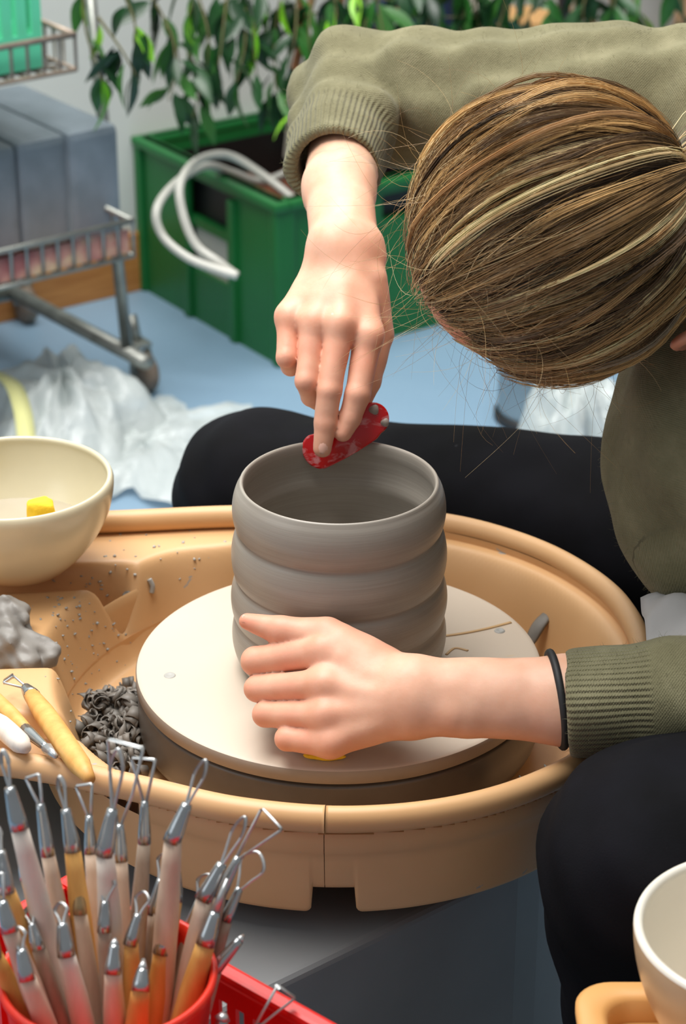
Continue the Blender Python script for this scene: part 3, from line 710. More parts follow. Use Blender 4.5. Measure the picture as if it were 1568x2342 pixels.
MB().lathe(bowl_prof(0.0780, 0.082, 0.030), BOWL, 96).build('bowl_body', MAT['cream_glaze'], bowl)
m = M('slip_water', srgb(178, 168, 148), 0.12); MAT['slip_water'] = m.m
wt_ = MB().lathe([(0, 0.034), (0.05, 0.034), (0.0610, 0.0338)], BOWL, 64).build('water', MAT['slip_water']); tag(wt_, 'cloudy slip water in the cream bowl', 'water', kind='thing')
simple('yellow_sponge', (250, 202, 42), 0.8, vs=30, va=0.12, bump=(220, 0.5, 0.002))
sp_ = at(92, 1168, 1.628)
def blob(name, fn, lo, hi, h, mat, parent=None, it=2):
    V, F = surface_nets(fn, lo, hi, h); V = relax(V, F, it); return mesh_obj(name, V, F, mat, parent)
c = np.array(at(94, 1176, 1.605))
def spf(p):
    q = np.abs((p - c) @ np.array(Matrix.Rotation(0.5, 3, 'Z'))) - np.array([0.0062, 0.006, 0.008]); return np.linalg.norm(np.maximum(q, 0), axis=1) + np.minimum(q.max(1), 0) - 0.0035 + 0.0012 * wob(p, 420, 3)
o = blob('sponge', spf, c - 0.02, c + 0.02, 0.001, MAT['yellow_sponge']); tag(o, 'small bright yellow sponge floating in the cream bowl', 'sponge')
c2_ = np.array(atz(742, 1729, BZ + 0.003))
def spf2(p):
    q = (p - c2_) / np.array([0.013, 0.0045, 0.0030]); return (np.linalg.norm(q, axis=1) - 1) * 0.004 + 0.0006 * wob(p, 500, 4)
o = blob('sponge_scrap', spf2, c2_ - 0.026, c2_ + 0.026, 0.0011, MAT['yellow_sponge']); tag(o, 'yellow sponge scrap on the bat under the lower hand', 'sponge')
m = simple('grey_clay', (136, 132, 126), 0.5, vs=14, va=0.12, bump=(80, 0.25, 0.002))
A_ = lambda px, py, y: np.array(at(px, py, y))
lp = [(A_(-30, 1405, 1.545), A_(45, 1400, 1.54), .014, .010), (A_(-20, 1440, 1.535), A_(110, 1500, 1.515), .018, .011), (A_(-40, 1490, 1.52), A_(60, 1505, 1.51), .018, .014), (A_(10, 1390, 1.54), A_(25, 1470, 1.51), .009, .008), (A_(40, 1400, 1.535), A_(58, 1410, 1.53), .008, .006)]
def lump(p):
    d = seg_sd(p, *lp[0])
    for k in lp[1:]: d = smin(d, seg_sd(p, *k), 0.002)
    return d + 0.0022 * wob(p, 190, 5) + 0.0010 * wob(p, 480, 6) + 0.0016 * np.abs(np.sin(p @ np.array((150., 90., 210.)) + 1.5 * np.sin(p[:, 0] * 130)))
o = blob('clay_lump', lump, np.array((-.33, 1.47, .47)), np.array((-.18, 1.58, .58)), 0.0016, MAT['grey_clay']); tag(o, 'kneaded lump of grey clay on the splash pan below the cream bowl', 'clay')
simple('shaving', (112, 106, 98), 0.55, vs=30, va=0.3)
rnd = random.Random(11)
def curl(mb, c, size, rnd, flat_up=False):
    d = Vector((rnd.gauss(0, 1), rnd.gauss(0, 1), rnd.gauss(0, 0.5))).normalized(); s = d.orthogonal().normalized(); u = d.cross(s)
    turns = rnd.uniform(0.6, 2.4); n = int(7 + turns * 6); w = size * rnd.uniform(0.18, 0.34); r0 = size * rnd.uniform(0.22, 0.5); ln = size * rnd.uniform(0.6, 1.8); b = len(mb.v); jz = rnd.uniform(0.5, 1.5)
    for i in range(n):
        t = i / (n - 1); a = t * turns * 6.28; r = r0 * (1 - 0.5 * t * jz * 0.6); p = c + d * (ln * (t - 0.5)) + (s * math.cos(a) + u * math.sin(a)) * r
        ww = w * math.sin(math.pi * (0.12 + 0.8 * t)); e = (d * 0.9 + s * 0.2 * math.sin(a)).normalized()
        mb.v += [tuple(p - e * ww), tuple(p + e * ww)]
    for i in range(n - 1): mb.f.append([b + 2 * i, b + 2 * i + 1, b + 2 * i + 3, b + 2 * i + 2])
mb = MB()
for k in range(230):
    t = rnd.random(); px_ = 190 + 140 * t + rnd.gauss(0, 14); 
    ang = R(178) + rnd.gauss(0, 0.12); rr = rnd.uniform(0.150, 0.185) if rnd.random() < 0.75 else rnd.uniform(0.16, 0.195)
    x = AX + rr * math.cos(ang); y = AY - 0.012 + rr * math.sin(ang) * 1.2; edge = 1 - min(1, abs(ang - R(178)) / 0.32)
    z = 0.437 + rnd.random() * 0.030 * edge + 0.004
    curl(mb, Vector((x, y, max(z, pan_z(x, y) + 0.006))), rnd.uniform(0.008, 0.017), rnd)
o = mb.build('clay_shavings', MAT['shaving']); tag(o, 'heap of curled grey clay shavings in the pan beside the wheel head', 'clay shavings', kind='stuff')
mo = o.modifiers.new('thick', 'SOLIDIFY'); mo.thickness = 0.0007
mb = MB()
for k in range(26):
    x = AX + 0.19 * math.cos(R(-42) + rnd.gauss(0, .05)); y = AY + 0.185 * math.sin(R(-42) + rnd.gauss(0, .05)); curl(mb, Vector((x, y, 0.445 + rnd.random() * 0.03)), rnd.uniform(0.008, 0.014), rnd)
o = mb.build('clay_shavings', MAT['shaving']); tag(o, 'small cluster of grey shavings in the pan under the banded wrist', 'clay shavings', kind='stuff'); mo = o.modifiers.new('thick', 'SOLIDIFY'); mo.thickness = 0.0007
# one large shaving leaning on the far wall of the pan, a curl and a crumb on the near deck
def on_pan(px, py):
    d = sight(px, py); o_ = Vector((0, 0, CAMZ)); t = 1.2
    while t < 2.6:
        p = o_ + d * t
        if p.z < pan_z(p.x, p.y): return p
        t += 0.0015
    return o_ + d * 1.8
p = on_pan(1238, 1445)
mb = MB(); pts = [p + Vector((-0.012, -0.012, -0.008)), p + Vector((-0.004, -0.004, 0.006)), p + Vector((0.004, 0.002, 0.014)), p + Vector((0.007, 0.003, 0.020))]
mb.tube(crom(pts, 4), [0.003, 0.004, 0.0055, 0.006, 0.0062, 0.006, 0.0058, 0.0052, 0.005, 0.0046, 0.004, 0.0028, 0.0012], 8, flat=0.3)
tag(mb.build('clay_shaving', MAT['shaving']), 'single dark clay shaving stuck on the pan wall beside the bat', 'clay shaving')
p1 = on_pan(340, 1325); p2 = on_pan(346, 1356); nn = Vector((0.3, -0.8, 0.5)).normalized()
mb = MB().tube(crom([p1 + nn * 0.002, p1.lerp(p2, 0.5) + nn * 0.002 + Vector((0.0015, 0, 0)), p2 + nn * 0.002], 6), 0.0021, 8); tag(mb.build('clay_curl', MAT['slip_grey']), 'thin rolled curl of grey clay stuck on the pan wall', 'clay shaving')
p1 = on_pan(292, 1365)
c = np.array(p1 + nn * 0.002)
o = blob('clay_crumb', lambda p: np.linalg.norm(p - c, axis=1) - 0.0042 + 0.0012 * wob(p, 900, 8), c - 0.01, c + 0.01, 0.0006, MAT['shaving']); tag(o, 'dark pea-sized clay crumb stuck on the pan wall near the curl', 'clay crumb')
mb = MB()
for k in range(150):
    if k < 120: px_, py_ = rnd.gauss(190, 60), rnd.gauss(1440, 90)
    elif k < 150: px_, py_ = rnd.uniform(230, 520), rnd.uniform(1185, 1330)
    else: px_, py_ = rnd.uniform(1040, 1420), rnd.uniform(1230, 1500)
    if 300 < px_ < 1000 and py_ > 1340: continue
    p = on_pan(px_, py_)
    if math.hypot(p.x - AX, p.y - AY) < 0.155: continue
    s = rnd.uniform(0.0004, 0.0012); mb.box(p + Vector((0, -0.0003, 0.0004)), (s * rnd.uniform(.6, 1.8), s, s * 0.5), Matrix.Rotation(rnd.uniform(0, 3), 3, 'Z') @ Matrix.Rotation(rnd.uniform(-.8, .8), 3, 'X'))
o = mb.build('clay_crumbs', MAT['slip_grey']); tag(o, 'scattered grey clay crumbs sticking to the tan splash pan', 'clay crumbs', kind='stuff')
# ---------------------------------------------------------------- turning tools: wooden handle, metal ferrule, wire loop
def wood(key, a, b):
    m = M(key, srgb(*a), 0.5); MAT[key] = m.m
    m.color(m.ramp(m.noise(1, 4, 0.6, vec=m.coords((70, 70, 14))), [(0.3, srgb(*a)), (0.7, srgb(*b))])); m.bump(m.noise(120, 3), 0.08, 0.001)
wood('wood_pale', (198, 172, 150), (226, 204, 182)); wood('wood_grey', (150, 130, 112), (186, 166, 148)); wood('wood_honey', (206, 148, 74), (232, 182, 104)); wood('wood_white', (214, 200, 186), (236, 226, 214))
simple('ferrule', (176, 180, 182), 0.24, 0.95, vs=30, va=0.12); simple('brass', (176, 150, 112), 0.35, 0.8, vs=30, va=0.15); simple('steel_loop', (196, 198, 198), 0.35, 0.75, vs=40, va=0.2)
WOODN = {'wood_pale': 'pale', 'wood_grey': 'greyish', 'wood_honey': 'honey yellow', 'wood_white': 'whitish'}
def loop_tool(base, hand_end, fer_end, tip, wmat, loop, label, group, wr=0.0052, fr=0.0036, face=Vector((0.9, -0.35, 0.2)), name='loop_tool', both=False):
    """base..hand_end wooden handle, ..fer_end ferrule, ..tip loop"""
    base, he, fe, tp = Vector(base), Vector(hand_end), Vector(fer_end), Vector(tip)
    t = thing(name, label, 'clay tool', base, group)
    n = 12; pts = [base.lerp(he, i / n) for i in range(n + 1)]
    rad = [wr * (0.55 + 0.45 * min(1, i / 2)) * (1.0 + 0.12 * math.sin(math.pi * i / n)) * (1 - 0.22 * max(0, (i / n - 0.75) / 0.25)) for i in range(n + 1)]
    MB().tube(pts, rad, 14).build('handle', MAT[wmat], t)
    fpts = [he.lerp(fe, i / 6) for i in range(7)]; fpts[0] = he - (fe - he).normalized() * 0.003
    f = MB().tube(fpts, [wr * 0.84, wr * 0.80, wr * 0.74, wr * .68, wr * .62, wr * .56, wr * .48], 12).build('ferrule', MAT['ferrule' if loop != 'brass' else 'brass'], t)
    d = (tp - fe); L = d.length; d.normalize(); s = (face - d * face.dot(d)).normalized()
    w = {'round': 0.34, 'square': 0.28, 'tri': 0.30, 'narrow': 0.11, 'brass': 0.25, 'stub': 0.1}[loop] * min(L, 0.04)
    if loop == 'stub':
        MB().tube([fe, tp], [fr * 0.7, fr * 0.3], 8).build('tip', MAT['steel_loop'], t); return t
    if loop in ('round', 'narrow', 'brass'): lp_ = [fe - d * 0.004, fe + d * L * 0.25 + s * w * 0.5, fe + d * L * 0.7 + s * w, fe + d * L, fe + d * L * 0.7 - s * w, fe + d * L * 0.25 - s * w * 0.5, fe - d * 0.004]
    elif loop == 'square': lp_ = [fe - d * 0.004, fe + d * L * 0.4 + s * w * 0.6, fe + d * L * 0.97 + s * w, fe + d * L + s * w * 0.9, fe + d * L - s * w * 0.9, fe + d * L * 0.97 - s * w, fe + d * L * 0.4 - s * w * 0.6, fe - d * 0.004]
    else: lp_ = [fe - d * 0.004, fe + d * L * 0.95 + s * w, fe + d * L + s * w * 0.9, fe + d * L - s * w * 0.9, fe + d * L * 0.95 - s * w, fe - d * 0.004]
    mb = MB(); b0 = 0; pts = crom(lp_, 5) if loop in ('round', 'narrow', 'brass') else lp_
    mb.tube(pts, 0.0009, 6); nrm = d.cross(s)
    # flat band of the loop at its far end
    band = [p for p in pts if (p - fe).dot(d) > L * 0.55]
    for i in range(len(band) - 1):
        a, b = band[i], band[i + 1]; k = len(mb.v); e = nrm * 0.0024
        mb.v += [tuple(a - e), tuple(b - e), tuple(b + e), tuple(a + e)]; mb.f.append([k, k + 1, k + 2, k + 3])
    mb.build('wire_loop', MAT['steel_loop'], t)
    return t
# red basket, red bucket inside it, on a low stool
m = simple('red_plastic', (214, 26, 22), 0.35, vs=6, va=0.08); m = simple('red_bucket', (226, 52, 34), 0.35, vs=6, va=0.06)
BK = Vector((-0.132, 1.055, 0.0)); RZ = 0.52; BF = 0.425
EU = Vector((0.753, -0.66, 0)).normalized(); EN = Vector((-EU.y * -1 * -1, 0, 0)); EN = Vector((0.66, 0.753, 0)).normalized()
C0 = Vector((-0.170, 1.187, 0)) 
rotb = Matrix.Rotation(math.atan2(EU.y, EU.x), 3, 'Z')
basket = thing('red_basket', 'red slotted plastic basket around the bucket of turning tools', 'basket', C0 + EU * 0.14 - EN * 0.11 + Vector((0, 0, BF)))
BL, BW = 0.36, 0.235
def bb(mb, a0, a1, b0, b1, z0, z1, bev=0.0):
    c = C0 + EU * ((a0 + a1) / 2) - EN * ((b0 + b1) / 2) + Vector((0, 0, (z0 + z1) / 2)); return mb.box(c, ((a1 - a0) / 2, (b1 - b0) / 2, (z1 - z0) / 2), rotb, bev)
bb(MB(), 0, BL, 0, BW, BF, BF + 0.004).build('bottom', MAT['red_plastic'], basket, smooth=False)
def slotted(name, long, pos):
    mb = MB(); L = BL if long else BW; k = 0.0
    def put(s0, s1, z0, z1):
        if long: bb(mb, s0, s1, pos, pos + 0.003, z0, z1)
        else: bb(mb, pos, pos + 0.003, s0, s1, z0, z1)
    put(0, L, BF, BF + 0.02); put(0, L, RZ - 0.022, RZ - 0.004)
    while k < L: put(k, min(k + 0.0072, L), BF + 0.02, RZ - 0.022); k += 0.0138
    mb.build(name, MAT['red_plastic'], basket, smooth=False)
slotted('side_wall', True, 0.0); slotted('side_wall', True, BW - 0.003); slotted('end_wall', False, 0.0); slotted('end_wall', False, BL - 0.003)
mb = MB(); bb(mb, -0.006, BL + 0.006, -0.006, 0.005, RZ - 0.008, RZ, 0.003); bb(mb, -0.006, BL + 0.006, BW - 0.005, BW + 0.006, RZ - 0.008, RZ, 0.003); bb(mb, -0.006, 0.005, 0.005, BW - 0.005, RZ - 0.008, RZ, 0.003); bb(mb, BL - 0.005, BL + 0.006, 0.005, BW - 0.005, RZ - 0.008, RZ, 0.003)
mb.build('rim', MAT['red_plastic'], basket, smooth=False)
bucket = thing('tool_bucket', 'round red plastic bucket packed with clay turning tools', 'bucket', BK + Vector((0, 0, BF + 0.005)))
MB().lathe([(0.0, 0.430), (0.046, 0.430), (0.048, 0.433), (0.0588, 0.545), (0.0612, 0.546), (0.0618, 0.549), (0.0605, 0.552), (0.058, 0.551), (0.0565, 0.545), (0.046, 0.436), (0.0, 0.435)], (BK.x, BK.y, 0), 72).build('bucket_body', MAT['red_bucket'], bucket)
stool = thing('low_stool', 'low wooden stool carrying the red basket', 'stool', C0 + EU * 0.18 - EN * 0.12)
mb = MB(); bb(mb, 0.02, BL - 0.02, 0.02, BW - 0.02, BF - 0.024, BF - 0.001, 0.003); mb.build('seat', MAT['pale_wood'], stool, smooth=False)
for (a, b) in ((0.05, 0.04), (BL - 0.05, 0.04), (0.05, BW - 0.04), (BL - 0.05, BW - 0.04)):
    mb = MB(); bb(mb, a - 0.012, a + 0.012, b - 0.012, b + 0.012, 0, BF - 0.024); mb.build('leg', MAT['pale_wood'], stool, smooth=False)
# tools in the bucket: (handle top px, ferrule top px, tip px, depth at top, wood, loop, radius)
TOOLS = [
 ((42, 1885), (22, 1800), (6, 1715), 1.06, 'wood_white', 'narrow', .0062, 0.35), ((108, 1945), (92, 1838), (74, 1775), 1.08, 'wood_pale', 'square', .0050, .3),
 ((165, 1935), (150, 1850), (136, 1775), 1.085, 'wood_honey', 'narrow', .0058, .2), ((207, 1940), (204, 1865), (192, 1795), 1.11, 'wood_pale', 'tri', .0046, .1),
 ((240, 1945), (258, 1850), (270, 1712), 1.075, 'wood_white', 'narrow', .0064, -.12), ((275, 1958), (273, 1885), (287, 1700), 1.10, 'wood_pale', 'square', .0052, -.1),
 ((330, 1918), (331, 1832), (328, 1735), 1.11, 'wood_grey', 'tri', .0046, -.1), ((396, 1915), (428, 1838), (470, 1738), 1.08, 'wood_pale', 'narrow', .0062, -.55),
 ((400, 2050), (402, 1985), (410, 1925), 1.10, 'wood_honey', 'stub', .0056, -.3), ((470, 2048), (508, 1975), (560, 1868), 1.075, 'wood_pale', 'narrow', .0062, -.7),
 ((505, 2040), (545, 1960), (622, 1872), 1.09, 'wood_grey', 'tri', .0046, -.75), ((520, 2095), (548, 2030), (592, 1950), 1.09, 'wood_grey', 'round', .0044, -.75),
 ((472, 2150), (492, 2085), (520, 2010), 1.06, 'wood_honey', 'stub', .0066, -.6), ((492, 2215), (548, 2150), (556, 2140), 1.07, 'wood_grey', 'stub', .0052, -.75),
 ((14, 2030), (2, 1945), (-6, 1890), 1.055, 'wood_honey', 'narrow', .0056, .4), ((60, 2000), (50, 1950), (42, 1900), 1.10, 'wood_honey', 'stub', .0052, .3),
 ((20, 2120), (5, 2060), (-8, 2000), 1.03, 'wood_pale', 'square', .0058, .45), ((85, 2160), (72, 2110), (66, 2075), 1.045, 'wood_grey', 'round', .0048, .3),
 ((150, 2175), (142, 2110), (138, 2065), 1.04, 'wood_white', 'round', .0060, .1), ((122, 2070), (110, 2010), (104, 1960), 1.09, 'wood_honey', 'stub', .0050, .25),
 ((238, 2120), (240, 2060), (248, 2000), 1.06, 'wood_grey', 'round', .0048, -.05), ((258, 2215), (262, 2160), (262, 2148), 1.035, 'wood_pale', 'stub', .0058, -.05),
 ((322, 2255), (326, 2215), (328, 2195), 1.03, 'wood_honey', 'stub', .0062, -.15), ((300, 2150), (316, 2090), (330, 2040), 1.06, 'wood_honey', 'round', .0050, -.3),
 ((370, 2170), (386, 2105), (404, 2060), 1.07, 'wood_honey', 'stub', .0056, -.4), ((182, 2080), (180, 2030), (178, 1985), 1.075, 'wood_pale', 'brass', .0048, .1),
 ((430, 2130), (455, 2060), (478, 2000), 1.10, 'wood_grey', 'round', .0046, -.6), ((215, 2070), (222, 2010), (228, 1960), 1.105, 'wood_pale', 'round', .0046, 0),
 ((-14, 2180), (-24, 2110), (-34, 2060), 1.04, 'wood_honey', 'round', .0054, .5), ((350, 2080), (368, 2010), (385, 1950), 1.11, 'wood_grey', 'round', .0046, -.4),
 ((60, 2230), (48, 2170), (40, 2120), 1.02, 'wood_pale', 'round', .0056, .4)]
TLAB = ['tall whitish-handled tool with a narrow loop, leaning out of the bucket below the pan tools', 'slim pale tool with a small square loop beside the tall whitish one',
 'honey-yellow tool with a long ferrule and narrow loop standing behind the red rim', 'thin pale tool with a triangular loop in front of the curved pan skirt',
 'thick whitish tool with a long narrow loop rising from the middle of the bucket', 'pale tool with the highest square loop, close behind the thick whitish one',
 'greyish tool with a small triangular loop next to the highest square loop', 'thick pale tool slanting towards the wheel, its narrow loop crossing the pan rim',
 'honey-yellow tool with a bare metal spike under the slanting pale tool', 'thick pale tool leaning far over the bucket rim with a narrow loop before the pan',
 'thin greyish tool leaning out with the widest triangular loop', 'thin greyish tool with a round loop hanging out beside the widest triangular loop',
 'fat honey-yellow tool with a metal cap leaning on the rim next to the red basket', 'short greyish tool with a metal cap lying almost flat over the red basket rim',
 'honey-yellow tool with a narrow loop at the outer edge of the bucket', 'honey-yellow tool with a capped metal end tucked between two tall whitish handles',
 'stout pale tool with a square loop leaning outward low in the bucket', 'thin greyish tool with a round loop low beside the stout pale one', 'stout whitish tool with a small round loop standing low in the front of the bucket',
 'honey-yellow tool with capped end behind the stout whitish one', 'thin greyish tool with a round loop crossing in front of the thick whitish handle', 'pale tool with a blunt metal cap sunk low among the front handles',
 'honey-yellow tool with a blunt silver cap, the lowest standing in the front of the bucket', 'honey-yellow tool with a round loop above the lowest silver cap', 'honey-yellow tool with a capped end beside the long slanting pale handle',
 'pale tool with brass collar and loop in the heart of the bucket', 'thin greyish tool with a round loop behind the thick leaning pale one', 'thin pale tool with a round loop standing upright at the back of the bucket',
 'honey-yellow tool with a round loop leaning outward over the bucket side', 'thin greyish tool with a round loop between the slanting handle and the back rim', 'pale tool with a round loop leaning outward at the front of the bucket']
for i, (h_, f_, t_, y_, wm, lp__, wr_, lean) in enumerate(TOOLS):
    he = at(h_[0], h_[1], y_); fe = at(f_[0], f_[1], y_ + 0.006); tp = at(t_[0], t_[1], y_ + 0.014)
    d2 = (he - fe).normalized()
    if lp__ == 'stub': d2 = (he - tp).normalized()
    # follow the handle down into the bucket, steered to its floor
    zb = 0.438; tgt = Vector((BK.x - 0.03 * lean * 1.2 + 0.0 * (he.x - BK.x), BK.y + 0.28 * (he.y - BK.y), zb))
    L = (he - tgt).length
    loop_tool(tgt, he, fe, tp, wm, lp__, TLAB[i], 'turning tools in the red bucket', wr_, wr_ * 0.62)
# two tools lying in the basket beside the bucket
fz = BF + 0.005
b_ = at(640, 2420, 1.06); loop_tool((0.0, 0.96, BF + 0.012), at(545, 2420, 1.04) + Vector((0, 0, 0)), at(585, 2350, 1.05), at(655, 2268, 1.06), 'wood_grey', 'tri', 'clay tool with greyish handle and wide loop leaning inside the red basket', 'tools lying in the red basket', .005, .0034, face=Vector((0.3, 0.2, 1)))
loop_tool((-0.03, 0.93, BF + 0.012), at(500, 2400, 1.03), at(508, 2330, 1.035), at(512, 2318, 1.036), 'wood_white', 'stub', 'clay tool with white wooden knob end standing inside the red basket', 'tools lying in the red basket', .0068, .0066)
# ---------------------------------------------------------------- tools lying across the edge of the splash pan
def pz(px, py, z): return atz(px, py, z)
loop_tool(pz(205, 1782, 0.531), pz(72, 1590, 0.5125), pz(58, 1572, 0.5130), pz(18, 1553, 0.514), 'wood_honey', 'tri', 'thick honey-coloured loop tool lying across the rim of the splash pan', None, .0072, .0032, face=Vector((0.2, 1, 0.1)))
MBx = None
loop_tool(pz(-60, 1556, 0.5115), pz(62, 1672, 0.5205), pz(108, 1712, 0.5245), pz(128, 1730, 0.526), 'wood_honey', 'stub', 'slim loop tool with silver ferrule lying on the pan rim beside the thick one', None, .0056, .0060)
loop_tool(pz(60, 1712, 0.527), pz(-20, 1640, 0.5185), pz(-60, 1605, 0.515), pz(-90, 1580, 0.513), 'wood_white', 'round', 'whitish wooden tool end resting on the pan rim next to the silver ferrule', None, .0068, .0050)
# ---------------------------------------------------------------- second pot on a tan tray
simple('tray_tan', (214, 160, 96), 0.45, vs=6, va=0.06)
TC = Vector((0.245, 1.055, 0.0)); TZ2 = 0.452
tray = thing('tan_tray', 'tan plastic tray with rounded corners under the second cream pot', 'tray', (TC.x, TC.y, TZ2))
def rrect(w, d, r, n=8):
    o = []
    for (cx, cy, a0) in ((w - r, d - r, 0), (-w + r, d - r, 90), (-w + r, -d + r, 180), (w - r, -d + r, 270)):
        for k in range(n + 1):
            a = R(a0 + 90 * k / n); o.append((TC.x + cx + r * math.cos(a), TC.y + cy + r * math.sin(a)))
    return o
mb = MB(); lv = [(0.100, 0.078, 0.02, 0.0), (0.106, 0.084, 0.024, 0.022), (0.106, 0.084, 0.024, 0.027), (0.103, 0.081, 0.022, 0.029), (0.092, 0.070, 0.018, 0.029), (0.088, 0.066, 0.016, 0.026), (0.086, 0.064, 0.014, 0.012)]
base0 = 0; N_ = None
for (w, d, r, z) in lv:
    pl_ = rrect(w, d, r); N_ = len(pl_); mb.v += [(x, y, TZ2 + z) for x, y in pl_]
for i in range(len(lv) - 1):
    for k in range(N_):
        k2 = (k + 1) % N_; mb.f.append([i * N_ + k, i * N_ + k2, (i + 1) * N_ + k2, (i + 1) * N_ + k])
mb.f.append([(len(lv) - 1) * N_ + k for k in range(N_)]); mb.f.append(list(reversed(range(N_))))
mb.build('tray_body', MAT['tray_tan'], tray, sharp=60)
st2 = thing('side_stand', 'small wooden stand carrying the tan tray', 'stand', (TC.x, TC.y, 0))
MB().box((TC.x, TC.y, TZ2 - 0.012), (0.09, 0.068, 0.0115), None, 0.003).build('stand_top', MAT['pale_wood'], st2, smooth=False)
for sx in (-1, 1):
    for sy in (-1, 1): MB().box((TC.x + sx * 0.07, TC.y + sy * 0.05, (TZ2 - 0.024) / 2), (0.011, 0.011, (TZ2 - 0.024) / 2)).build('leg', MAT['pale_wood'], st2, smooth=False)
m = M('cream_pot', srgb(236, 226, 208), 0.3); MAT['cream_pot'] = m.m
sg = m.n.new('ShaderNodeSeparateXYZ'); m.l.new(m.tc.outputs['Object'], sg.inputs[0])
m.color(m.ramp(m.noise(8, 4), [(0.3, srgb(204, 172, 128)), (0.7, srgb(218, 192, 152))]))  # shade on the outer wall painted in as a darker tan than the inside
MAT['cream_inner'] = simple('cream_inner', (228, 222, 208), 0.25, vs=6, va=0.03).m
PC = Vector((0.2455, 1.0985, TZ2 + 0.0135)); hh = 0.55 - PC.z
pp = [(0.0, 0.0), (0.044, 0.0)] + [(0.046 + 0.0312 * math.sin(t * math.pi / 2) ** 0.8, hh * t) for t in [k / 14 for k in range(1, 14)]] + [(0.0770, hh - 0.003)]
inner = [(0.0770, hh - 0.003), (0.0764, hh - 0.001), (0.0745, hh), (0.0722, hh - 0.001), (0.0712, hh - 0.003)] + [(0.0402 + 0.0312 * math.sin((1 - k / 14) * math.pi / 2) ** 0.8, hh * (1 - k / 14)) for k in range(1, 13)] + [(0.036, 0.007), (0.0, 0.0065)]
cp = thing('cream_pot', 'deep cream pot standing on the tan tray beside the near knee', 'pot', PC)
MB().lathe(pp, PC, 96).build('pot_outside', MAT['cream_pot'], cp); MB().lathe(inner, PC, 96).build('pot_inside', MAT['cream_inner'], cp)
# ---------------------------------------------------------------- the potter
PERSON = thing('person', 'seated potter in an olive knit sweater and black trousers bending over the wheel', 'person', (0.46, 1.54, 0.0))
def A(px, py, y): return np.array(at(px, py, y))
def chain(pts, rad): return [(pts[i], pts[i + 1], rad[i], rad[i + 1]) for i in range(len(pts) - 1)]
def chain_sd(p, ch, k=0.004):
    d = None
    for s in ch:
        e = seg_sd(p, *s); d = e if d is None else smin(d, e, k)
    return d
def hand_fn(fingers, thumb, palm, fore, kp=0.0065, pk=0.010, bumps=(), folds=()):
    def fn(p):
        d = chain_sd(p, palm, pk); d = smin(d, fore(p), 0.018)
        out = None
        for ch in fingers + [thumb]:
            f = smin(d, chain_sd(p, ch, 0.0022), kp); out = f if out is None else np.minimum(out, f)
        # soften where neighbouring fingers meet the palm
        for (c, r, h) in bumps:
            q = ((p - c) ** 2).sum(1); out = out - h * np.exp(-q / (2 * r * r))
        out = out + 0.00025 * wob(p, 260, 31)
        return out
    return fn
# --- right hand (holds the red rib inside the pot): knuckles, middle joints, end joints, tips
RW = A(786, 556, 1.640)
R_idx = [A(841, 768, 1.582), A(818, 902, 1.556), A(800, 955, 1.551), A(784, 990, 1.5455)]
R_mid = [A(778, 742, 1.580), A(752, 893, 1.553), A(744, 968, 1.546), A(737, 1026, 1.5405)]
R_rng = [A(717, 738, 1.586), A(702, 872, 1.558), A(712, 905, 1.580), A(728, 920, 1.598)]
R_lit = [A(661, 722, 1.598), A(656, 818, 1.574), A(664, 838, 1.596), A(686, 836, 1.610)]
R_th = [A(846, 640, 1.622), A(864, 765, 1.612), A(842, 870, 1.590), A(812, 950, 1.5705)]
fR = [chain(R_idx, [.0108, .0094, .0084, .0068]), chain(R_mid, [.0106, .0091, .0084, .0068]), chain(R_rng, [.0102, .0086, .0080, .0068]), chain(R_lit, [.0094, .0078, .0072, .0060])]
tR = chain(R_th, [.0130, .0118, .0098, .0075])
def carp(w, m, dx, dy): return w + np.array(at(0, 0, 1)) * 0 + np.array([dx, 0, dy])
palmR = [(A(808, 600, 1.632), R_idx[0], .0150, .0112), (A(790, 595, 1.630), R_mid[0], .0155, .0112), (A(768, 600, 1.632), R_rng[0], .0150, .0108), (A(744, 610, 1.638), R_lit[0], .0145, .0100),
         (A(800, 700, 1.606), A(720, 700, 1.610), .0130, .0120), (A(820, 640, 1.636), A(850, 740, 1.612), .0125, .0110)]
viewd = np.array((0, -.9, .42))
RE = A(812, 222, 1.862)
RWm = A(775, 430, 1.705)
def foreR(p):
    d = seg_sd(p, RW, RWm, .0255, .0262, (viewd, 1.22)); d = smin(d, seg_sd(p, RWm, RWm + (RE - RWm) * 0.55, .0262, .031, (viewd, 1.1)), .012)
    return smin(d, seg_sd(p, A(850, 560, 1.640), A(858, 585, 1.636), .0075, .0065), .012)
bumpsR = [(R_idx[0] + viewd * .010, .007, .0014), (R_mid[0] + viewd * .010, .0065, .0018), (R_rng[0] + viewd * .010, .0062, .0018), (R_lit[0] + viewd * .009, .006, .0016), (A(735, 545, 1.62), .010, .0022),
          (R_mid[1] + viewd * .008, .004, .0004), (R_idx[1] + viewd * .008, .004, .0004)]
for m0, w0 in ((R_idx[0], (812, 610)), (R_mid[0], (794, 605)), (R_rng[0], (772, 608)), (R_lit[0], (752, 612))):
    b0 = A(w0[0], w0[1], 1.614)
    for t in (0.35, 0.55, 0.75): bumpsR.append((b0 + (m0 + viewd * .011 - b0) * t, .0045, .0007))
VR, FR = surface_nets(hand_fn(fR, tR, palmR, foreR, bumps=bumpsR), (-.075, 1.515, .600), (.075, 1.80, .835), .0013)
